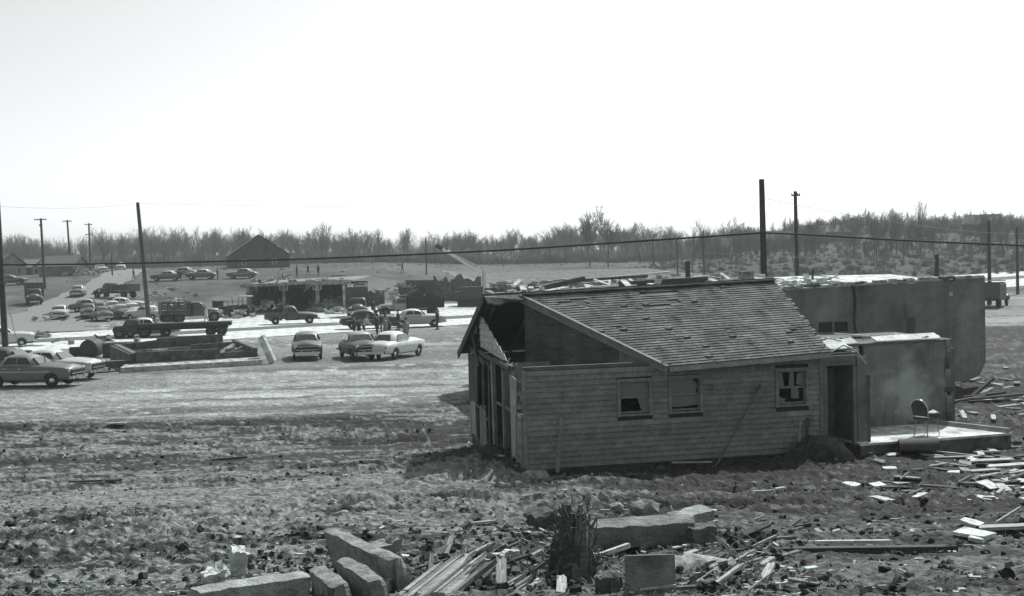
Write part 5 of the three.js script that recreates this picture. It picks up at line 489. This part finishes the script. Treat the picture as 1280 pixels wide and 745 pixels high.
// scattered boards and sheets in front of the concrete pad
{ const G = 'pale boards scattered before the concrete pad', Lb = 'pale broken board in the scattered wreckage before the concrete pad', Ld = 'dark weathered board in the scattered wreckage before the concrete pad', Gd = 'dark boards before the concrete pad', Ls = 'white sheet scrap in the scattered wreckage before the concrete pad', Gs = 'white scraps before the concrete pad';
  const big = [[1195, 575, 1.6, .16, -25, .5], [1212, 572, 1.9, .1, -32, .4], [1240, 578, 1.3, .3, -12, .62], [1262, 585, 1.2, .35, -15, .7], [1225, 590, 1.1, .22, 10, .55], [1272, 572, 1.4, .08, 24, .4], [1180, 562, .8, .1, 30, .5], [1205, 556, .9, .1, 28, .5], [1165, 571, .7, .16, -20, .6], [1235, 567, 1.0, .12, 18, .45], [1190, 583, 1.0, .1, -40, .35], [1260, 602, .9, .3, -10, .75], [1278, 592, .8, .16, 8, .6], [1250, 610, .7, .12, -20, .5]];
  for (const [x, y, l, w, a, v] of big) plank(x, y, l * .8, w, .035, a, v * .8, Lb, G, qr(-.08, .1));
  for (let i = 0; i < 22; i++) plank(qr(1085, 1290), qr(556, 612), qr(.3, .9), qr(.06, .18), .04, qr(-60, 60), qr(.06, .14), Ld, Gd, qr(-.1, .15)); for (let i = 0; i < 26; i++) plank(qr(1085, 1300), qr(552, 625), qr(.15, .6), qr(.05, .2), .03, qr(-90, 90), qr(.12, .5), Lb, G, qr(-.1, .15));
  for (let i = 0; i < 40; i++) { const x = qr(1090, 1295), y = qr(550, 630), p = gnd(x, y), o = mesh('sheet_scrap', lump(qr(.15, .5), .03, qr(.12, .35), i, .25, 1), conc([.3, .5, .62, .7][i % 4])); o.position.copy(p).add(V(0, .05, 0)); o.rotation.set(qr(-.2, .25), qr(0, 6), qr(-.2, .2)); tag(o, Ls, 'scrap', Gs); }
  for (const [x, y, s] of [[1064, 608, .22], [1112, 588, .2], [1218, 672, .3], [1226, 675, .22], [1215, 658, .2], [1090, 560, .4], [1100, 553, .3], [1085, 566, .3]]) { const o = mesh('sheet_scrap', lump(s * 1.7, .05, s, x, .3, 1), conc(.68)); o.position.copy(gnd(x, y)).add(V(0, .05, 0)); o.rotation.set(.1, x, .05); tag(o, 'lone white scrap lying on the churned mud right of the house', 'scrap', 'lone scraps on the mud'); }
  plank(1262, 652, .55, .04, .04, 28, .4, 'short pale stick propped on the mud near white scraps', null, .3); plank(1258, 662, .8, .2, .05, 4, .4, 'pale board lying flat on the mud near white scraps', null); plank(1118, 548, .5, .1, .2, -40, .06, 'dark block on the edge of the concrete pad', null);
  // wreck behind, past the annex
  const pw = gnd(1225, 498); for (let i = 0; i < 7; i++) plank(qr(1200, 1260), qr(488, 505), qr(1, 3), .15, .08, qr(-10, 60), [.06, .1, .3][i % 3], 'board in the wreckage past the end of the annex', 'boards past the annex', qr(0, .12)); plank(1228, 497, 1.9, .14, .1, 40, .04, 'dark timber sticking up past the end of the annex', null, .35);
  for (let i = 0; i < 22; i++) plank(qr(1195, 1290), qr(455, 530), qr(.3, 1.2), qr(.1, .3), .05, qr(0, 180), qr(.1, .65), 'small board on the churned ground beyond the annex', 'boards beyond the annex', qr(0, .1)); }
// foreground timbers
plank(1085, 693, 2.15, .13, .09, -3, .07, 'long dark timber lying on the mud in the foreground', null); plank(1067, 681, .95, .06, .05, -4, .62, 'bright narrow plank lying just behind the long dark timber', null); plank(1015, 689, .8, .05, .04, -2, .3, 'grey strip lying end to end with the bright narrow plank', null);
plank(955, 616, .55, .06, .04, 6, .5, 'pale split board on the mud in front of the doorway', null); plank(976, 613, .3, .1, .05, 30, .45, 'short pale chunk of board beside the pale split board', null); plank(146, 531, .7, .14, .05, -14, .62, 'white board lying at the edge of the dirt lot', null, .05); plank(288, 575, .8, .06, .06, 22, .08, 'dark stick lying on the dry straw-covered ground', null); plank(120, 603, 1.2, .05, .05, 2, .1, 'thin dark stick lying flat left of the concrete slabs', null);
plank(770, 641, .55, .06, .05, -4, .34, 'pale board lying beside the large boulder', null); plank(612, 655, .55, .045, .035, 6, .55, 'bright lath lying behind the dark block', null, .04); plank(770, 695, .36, .06, .06, 22, .6, 'bright split board propped above the upright panel', null, .2); plank(738, 672, .3, .03, .03, -30, .5, 'pale lath lying at the foot of the shredded stump', null, .15);
{ // concrete lumps: world points by depth
  const chunk = (name, a, b, w, h, seed, v, label, cat = 'concrete slab', rough = .1, roll = .22) => { const d = b.clone().sub(a), l = d.length(), g = lump(l, h, w, seed, rough, 4); const m = mesh(name, g, conc(v)); m.position.copy(a).add(b).multiplyScalar(.5); m.rotation.set(0, Math.atan2(-d.z, d.x), Math.asin(clamp(d.y / l, -1, 1)), 'YXZ'); m.rotation.x = roll; return tag(m, label, cat); };
  const gp = (px, py, up, back = 0) => { const p = gnd(px, py); p.y += up; p.z -= back; return p; };
  const d0 = -gnd(450, 722).z; const P = (px, py, dd = 0) => at(px, py, d0 + dd);
  chunk('concrete_slab', gp(416, 712, .26), gp(505, 742, .12), .15, .5, 1, .27, 'longest tilted concrete slab with pale broken top edge'); chunk('concrete_slab', gp(430, 742, .16), gp(482, 762, .06), .14, .42, 2, .22, 'second dark slab wedged below the longest tilted slab'); chunk('concrete_slab', gp(394, 742, .12), gp(438, 762, .06), .16, .34, 3, .22, 'small round-ended slab beside the second dark slab'); chunk('concrete_slab', gp(236, 764, .04), gp(382, 752, .12), .16, .3, 4, .3, 'long flat slab with pale edge left of the tilted slabs'); 
  const bl = (px, py, w, h, d, seed, v, label, rx = 0, ry = 0, rz = 0, ball = false, name = 'concrete_block') => { const p = gnd(px, py), m = mesh(name, lump(w, h, d, seed, ball ? .3 : .38, 4, ball), conc(v)); m.position.copy(p).add(V(0, h * .4, 0)); m.rotation.set(rx, ry, rz); return tag(m, label, name.includes('boulder') ? 'boulder' : 'concrete block'); };
  bl(486, 703, .34, .36, .22, 11, .26, 'grey broken block right of the longest tilted slab', .3, .4, .1); bl(298, 719, .19, .36, .18, 12, .55, 'upright pale block beside the pale chunk', .1, .3, -.1); bl(270, 729, .26, .2, .22, 13, .58, 'low pale chunk left of the upright pale block', .2, .6, .2); bl(678, 662, .42, .34, .34, 14, .075, 'dark square block behind the shredded stump', .1, .4, .08); bl(384, 742, .1, .16, .1, 17, .7, 'small white stone at the end of the long flat slab', 0, 0, 0, true);
  bl(806, 648, .56, .38, .42, 15, .22, 'large rounded boulder on the mud before the house wall', 0, .3, -.15, true, 'boulder'); bl(772, 640, .26, .22, .22, 16, .3, 'small boulder beside the large rounded boulder', 0, 1, 0, true, 'boulder'); bl(632, 702, .34, .14, .2, 18, .5, 'pale flat stone among the splintered timbers', 0, .4, .1); bl(760, 740, .2, .2, .2, 19, .1, 'dark clump beside the upright panel');
  const dB = -gnd(800, 688).z, PB = (px, py, dd = 0) => at(px, py, dB + dd); chunk('concrete_beam', PB(738, 668, -.05), PB(865, 660, .3), .34, .3, 21, .2, 'long rough concrete beam lying behind the upright panel', 'concrete beam', .13, .12); chunk('concrete_beam', PB(842, 652, .5), PB(884, 640, .9), .3, .16, 22, .3, 'short pale concrete piece at the end of the long beam', 'concrete beam', .2, .1); chunk('concrete_beam', PB(862, 668, 0), PB(892, 664, .1), .26, .2, 23, .12, 'dark broken end piece of the long beam', 'concrete beam', .25, .1);
  const up = gnd(813, 744); { const g = thing('upright_panel', 'square grey panel standing upright in the foreground rubble', 'panel', up, R(-3)); mesh('sheet', slab([V(-.235, 0, 0), V(.24, 0, 0), V(.235, .37, -.04), V(-.23, .36, -.04)], .03), conc(.24), g); mesh('batten', [bar(V(-.1, -.02, .03), V(.26, .02, .03), .02, .02), bar(V(-.1, .06, .03), V(.24, .1, .03), .02, .018)], wood(.55), g); }
  // splintered timber lumps
  const splinter = (a, b, w, n, v, label) => { const g = thing('splintered_timber', label, 'timber', a.clone()); const d = b.clone().sub(a), l = d.length(), u = d.clone().normalize(), s = V(-u.z, 0, u.x).normalize(), ed = []; for (let i = 0; i <= n; i++) ed.push((i / n - .5) * w + qr(-.25, .25) * w / n); let t = [.04, .075];
    for (let i = 0; i < n; i++) { const t0 = qr(-.06, .03) * l, t1 = l * qr(.6, 1.06), e0 = ed[i] + .002, e1 = ed[i + 1] - .002, P0 = (tt, e, y = 0) => u.clone().multiplyScalar(tt).addScaledVector(s, e).add(V(0, y, 0)), dy = qr(-.012, .012), tip = lerp(e0, e1, q5()), bend = qr(-.02, .03); mesh('splinter', slab([P0(t0, e0, dy), P0(t1 * .8, e0, dy), P0(t1, tip, dy + bend), P0(t1 * qr(.72, .9), e1, dy), P0(t0 + qr(0, .06), e1, dy)].reverse(), qr(.04, .075)), wood([v, v * .55, v * 1.1, v * .8][i % 4]), g); } return g; };
  const dS = -gnd(560, 735).z, PS = (px, py, dd = 0) => at(px, py, dS + dd); splinter(PS(508, 762, -.7), PS(600, 688, .6), .56, 10, .36, 'broad splintered pale timber beside the tilted concrete slabs'); splinter(PS(612, 752, -.4), PS(668, 718, .1), .32, 7, .36, 'split pale board with fanned splinters below the shredded stump'); splinter(PS(560, 735, -.2), PS(612, 694, .3), .22, 5, .12, 'dark rough timber lying between the two splintered ones'); splinter(PS(640, 746, -.3), PS(690, 728, 0), .22, 5, .12, 'dark short timber end next to the fanned splinters');
  // shredded stump
  const st = gnd(716, 726), s = thing('shredded_stump', 'upright shredded tree stump with torn fibres in the foreground', 'stump', st); for (let i = 0; i < 15; i++) { const a = i * 2.4, r0 = .03 + .2 * (i / 15), hh = (i % 3 ? qr(.25, .6) : qr(.6, .98)) * (i < 8 ? 1 : .7), w = qr(.05, .1), tx = qr(-.12, .12), c0 = V(Math.cos(a) * r0, 0, Math.sin(a) * r0 * .8), o = lump(w * 2, hh, w * 1.3, 60 + i, .55, 3); const pp = o.attributes.position; for (let k = 0; k < pp.count; k++) { const f = clamp(pp.getY(k) / hh + .5), sc = lerp(1.15, .45, f * f * f); pp.setXYZ(k, pp.getX(k) * sc + c0.x * (1 - .25 * f) + tx * f, pp.getY(k) + hh / 2 - .06, pp.getZ(k) * sc + c0.z * (1 - .25 * f)); } o.computeVertexNormals(); mesh('shard', o, wood([.09, .12, .075, .15][i % 4]), s); }
  for (let i = 0; i < 150; i++) { const a = qr(0, 6.28), y0 = qr(0, .8), r0 = lerp(.3, .12, y0 / .9), hh = qr(.05, .28), A = V(Math.cos(a) * r0 + .04 * y0, y0, Math.sin(a) * r0 * .8), md = V(A.x * 1.15 + qr(-.04, .04), y0 + hh * qr(-.6, .7), A.z * 1.1 + qr(-.03, .03)), Bq = V(md.x + qr(-.09, .09), md.y + hh * qr(-.9, .6), md.z + qr(-.05, .05)), r1 = qr(.004, .011), m3 = wood([.1, .16, .08, .24][i % 4]); mesh('fibre', [rod(A, md, r1, r1 * .7, 4), rod(md, Bq, r1 * .7, .002, 4)], m3, s); } for (let i = 0; i < 7; i++) { const a = qr(0, 6.28); mesh('root', rod(V(0, .1, 0), V(Math.cos(a) * .5, -.08, Math.sin(a) * .4), .06, .02, 6), wood(.09), s); }
  // brush heap of twigs and laths
  for (const [cx, cy, n, sp, v, label, gr] of [[628, 690, 34, .55, .3, 'lath or twig in the tangled brush beside the shredded stump', 'tangled brush by the stump'], [900, 700, 26, .5, .42, 'lath in the litter beside the concrete beam', 'laths by the concrete beam'], [470, 720, 14, .4, .3, 'thin twig sprouting between the concrete slabs', 'twigs by the concrete slabs'], [690, 700, 26, .4, .2, 'dark twig tangled round the shredded stump', 'twigs round the stump'], [930, 675, 16, .5, .4, 'splinter in the rubble right of the concrete beam', 'splinters right of the beam'], [900, 735, 16, .5, .5, 'pale lath in the litter below the concrete beam', 'laths below the beam']]) for (let i = 0; i < n; i++) { const p = gnd(cx + qr(-60, 60) * sp * 1.6, cy + qr(-22, 22)), l = qr(.12, .5), a = qr(-.4, 3.5), e = qr(-.05, .75); const A = p.clone().add(V(0, .01, 0)), Bq = A.clone().add(V(Math.cos(a) * Math.cos(e) * l, Math.max(0, Math.sin(e) * l), Math.sin(a) * Math.cos(e) * l * .6)); const lath = i % 3 === 0; tag(mesh(lath ? 'lath' : 'twig', lath ? bar(A.add(V(0, .02, 0)), Bq.lerp(A, .35).add(V(0, .02, 0)), .03, .012) : rod(A, Bq, .009, .004, 5), wood(lath ? v : v * .8)), label, 'wood scrap', gr); }
  { const lab = 'broken weathered board in the wreckage heap round the shredded stump', gr2 = 'boards heaped round the stump', lab2 = 'broken weathered board in the wreckage heap beyond the upright panel', gr3 = 'boards heaped beyond the upright panel'; for (let i = 0; i < 30; i++) plank(qr(535, 770), qr(650, 742), qr(.12, .5), qr(.03, .12), qr(.015, .04), qr(-90, 90), [.06, .1, .16, .3, .42][i % 5], lab, gr2, qr(-.1, .55)); for (let i = 0; i < 34; i++) plank(qr(850, 1010), qr(650, 742), qr(.1, .42), qr(.03, .1), qr(.012, .035), qr(-90, 90), [.06, .1, .2, .36, .5][i % 5], lab2, gr3, qr(-.1, .5)); for (let i = 0; i < 9; i++) { const o = mesh('concrete_fragment', lump(qr(.12, .3), qr(.07, .16), qr(.1, .22), 300 + i, .3, 3), conc([.2, .26, .34][i % 3])); o.position.copy(gnd(qr(360, 530), qr(690, 742))).add(V(0, .05, 0)); o.rotation.set(qr(-.5, .5), qr(0, 6), qr(-.5, .5)); tag(o, 'small concrete fragment lying among the tilted slabs', 'concrete', 'fragments among the tilted slabs'); } const md = mesh('dirt_mound', lump(.95, .2, .8, 77, .3, 3, true), mat(.26 / .5, { map: TX.soil, bumpMap: TX.soilB, bumpScale: .04 })); md.position.copy(gnd(868, 712)); tag(md, 'low pale dirt mound beside the upright panel', 'dirt mound'); }
  const flatb = (px, py, l, w, yaw, tilt, v, label) => plank(px, py, l, w, .03, yaw, v, label, null, tilt);
  flatb(880, 702, .34, .16, -50, .35, .5, 'pale wedge-shaped board against the end of the concrete beam'); flatb(555, 690, .5, .14, 70, .2, .1, 'dark board in the tangled brush'); flatb(912, 728, .42, .05, 38, .3, .5, 'slanting pale lath right of the upright panel'); flatb(960, 722, .3, .09, 60, .3, .55, 'crooked pale stick on the mud by the litter'); flatb(668, 700, .3, .07, 30, .3, .38, 'grey board leaning in the brush by the stump'); flatb(975, 675, .42, .04, 4, .02, .3, 'thin board near the end of the dark timber'); flatb(945, 668, .4, .2, 20, .25, .06, 'dark tent-shaped scrap in the rubble heap');
}
// ---------------------------------------------------------------- ground litter nobody could count
{ let CC = .1; const q = rng(909), D = new THREE.Object3D(); const inst = (name, geos, n, place, m, col, label, cat) => geos.forEach((geo, gi) => { const im = new THREE.InstancedMesh(geo, m, n); let k = 0; for (let i = 0; i < n; i++) { const r = place(); if (!r) { D.scale.setScalar(0); D.position.set(0, -50, 0); continue; } D.position.set(r.x, H(r.x, r.z) + r.y, r.z); D.rotation.set(r.rx ?? q() * 6, q() * 6.28, r.rz ?? q() * 6); D.scale.set(r.s * (r.sx || 1), r.s * (r.sy || 1), r.s * (r.sz || 1)); D.updateMatrix(); im.setMatrixAt(k, D.matrix); im.setColorAt(k, tone(col())); k++; } im.count = k; im.castShadow = im.receiveShadow = true; im.name = numbered(name); scene.add(im); tag(im, label[gi] || label[0], cat, null, 'stuff'); });
  const mud = (dmax = 46) => { const d = 9.5 * Math.pow(dmax / 9.5, q()), u = lerp(-.5, .5, q()), x = u * d; return q() < mudZone(x, -d) * (.3 + ss(.4, .62, fbm(x * .5, d * .5, 3))) ? { x, z: -d, d } : null; };
  inst('soil_clods', [lump(1, .7, .9, 31, .35, 3, true), lump(1, .6, .8, 32, .5, 2), lump(1, .8, .9, 33, .4, 3, true)].map((g, i) => g), 9000, () => { const p = mud(); if (!p) return null; const s = .012 + .12 * Math.pow(q(), 7); CC = gcol(p.x, p.z); return { ...p, s, y: s * .02 }; }, mat(1, { roughness: 1 }), () => Math.min(.3, CC * (.7 + q() * .7)), ['lumps of turned earth scattered over the mud', 'angular clods of earth scattered over the mud', 'crumbled earth scattered over the mud'], 'soil');
  inst('dry_straw', [box(1, .02, .03), box(1, .025, .05)], 9000, () => { const p = mud(50); if (!p || (p.x > 3 && q() < .6)) return null; return { ...p, s: .06 + .18 * q() * q(), y: .02, rx: (q() - .5) * .5, rz: (q() - .5) * .6 }; }, mat(.42), () => .4 + q() * .9, ['flattened straw stems strewn over the mud', 'broad dead stems strewn over the mud'], 'straw');
  inst('wood_chips', [box(1, .12, .3), box(1, .2, .6)], 700, () => { const p = mud(44); if (!p) return null; return { ...p, s: .04 + .13 * q() * q(), y: .025, rx: (q() - .5) * .4, rz: (q() - .5) * .4 }; }, mat(.6), () => .5 + q() * .6, ['pale wood chips scattered over the mud', 'pale board chips scattered over the mud'], 'chips');
  const near = () => { const cx = [640, 700, 880, 930, 470, 330, 600][Math.floor(q() * 7)], p = gnd(cx + (q() + q() - 1) * 120, 700 + (q() - .5) * 80); return { x: p.x, z: p.z }; }; inst('rubble', [lump(1, .6, .7, 41, .4, 2), lump(1, .25, .6, 42, .5, 2)], 850, () => { const p = near(), s = .02 + .13 * q() ** 4; return { ...p, s, y: s * .2 }; }, conc(.4), () => .15 + q() * q() * .95, ['broken stone and plaster littering the foreground', 'angular rubble littering the foreground'], 'rubble');
  inst('weed_stalks', [rod(V(0, 0, 0), V(.12, 1, .05), .012, .004, 4), rod(V(0, 0, 0), V(-.2, 1, 0), .012, .004, 4)], 900, () => { const p = mud(40); if (!p) return null; return { ...p, s: .08 + .26 * q() * q(), y: 0, rx: (q() - .5) * .7, rz: (q() - .5) * .7 }; }, mat(.3), () => .4 + q() * .9, ['dead weed stalks standing in the mud', 'bent weed stalks standing in the mud'], 'weeds');
}
renderer.render(scene, camera);
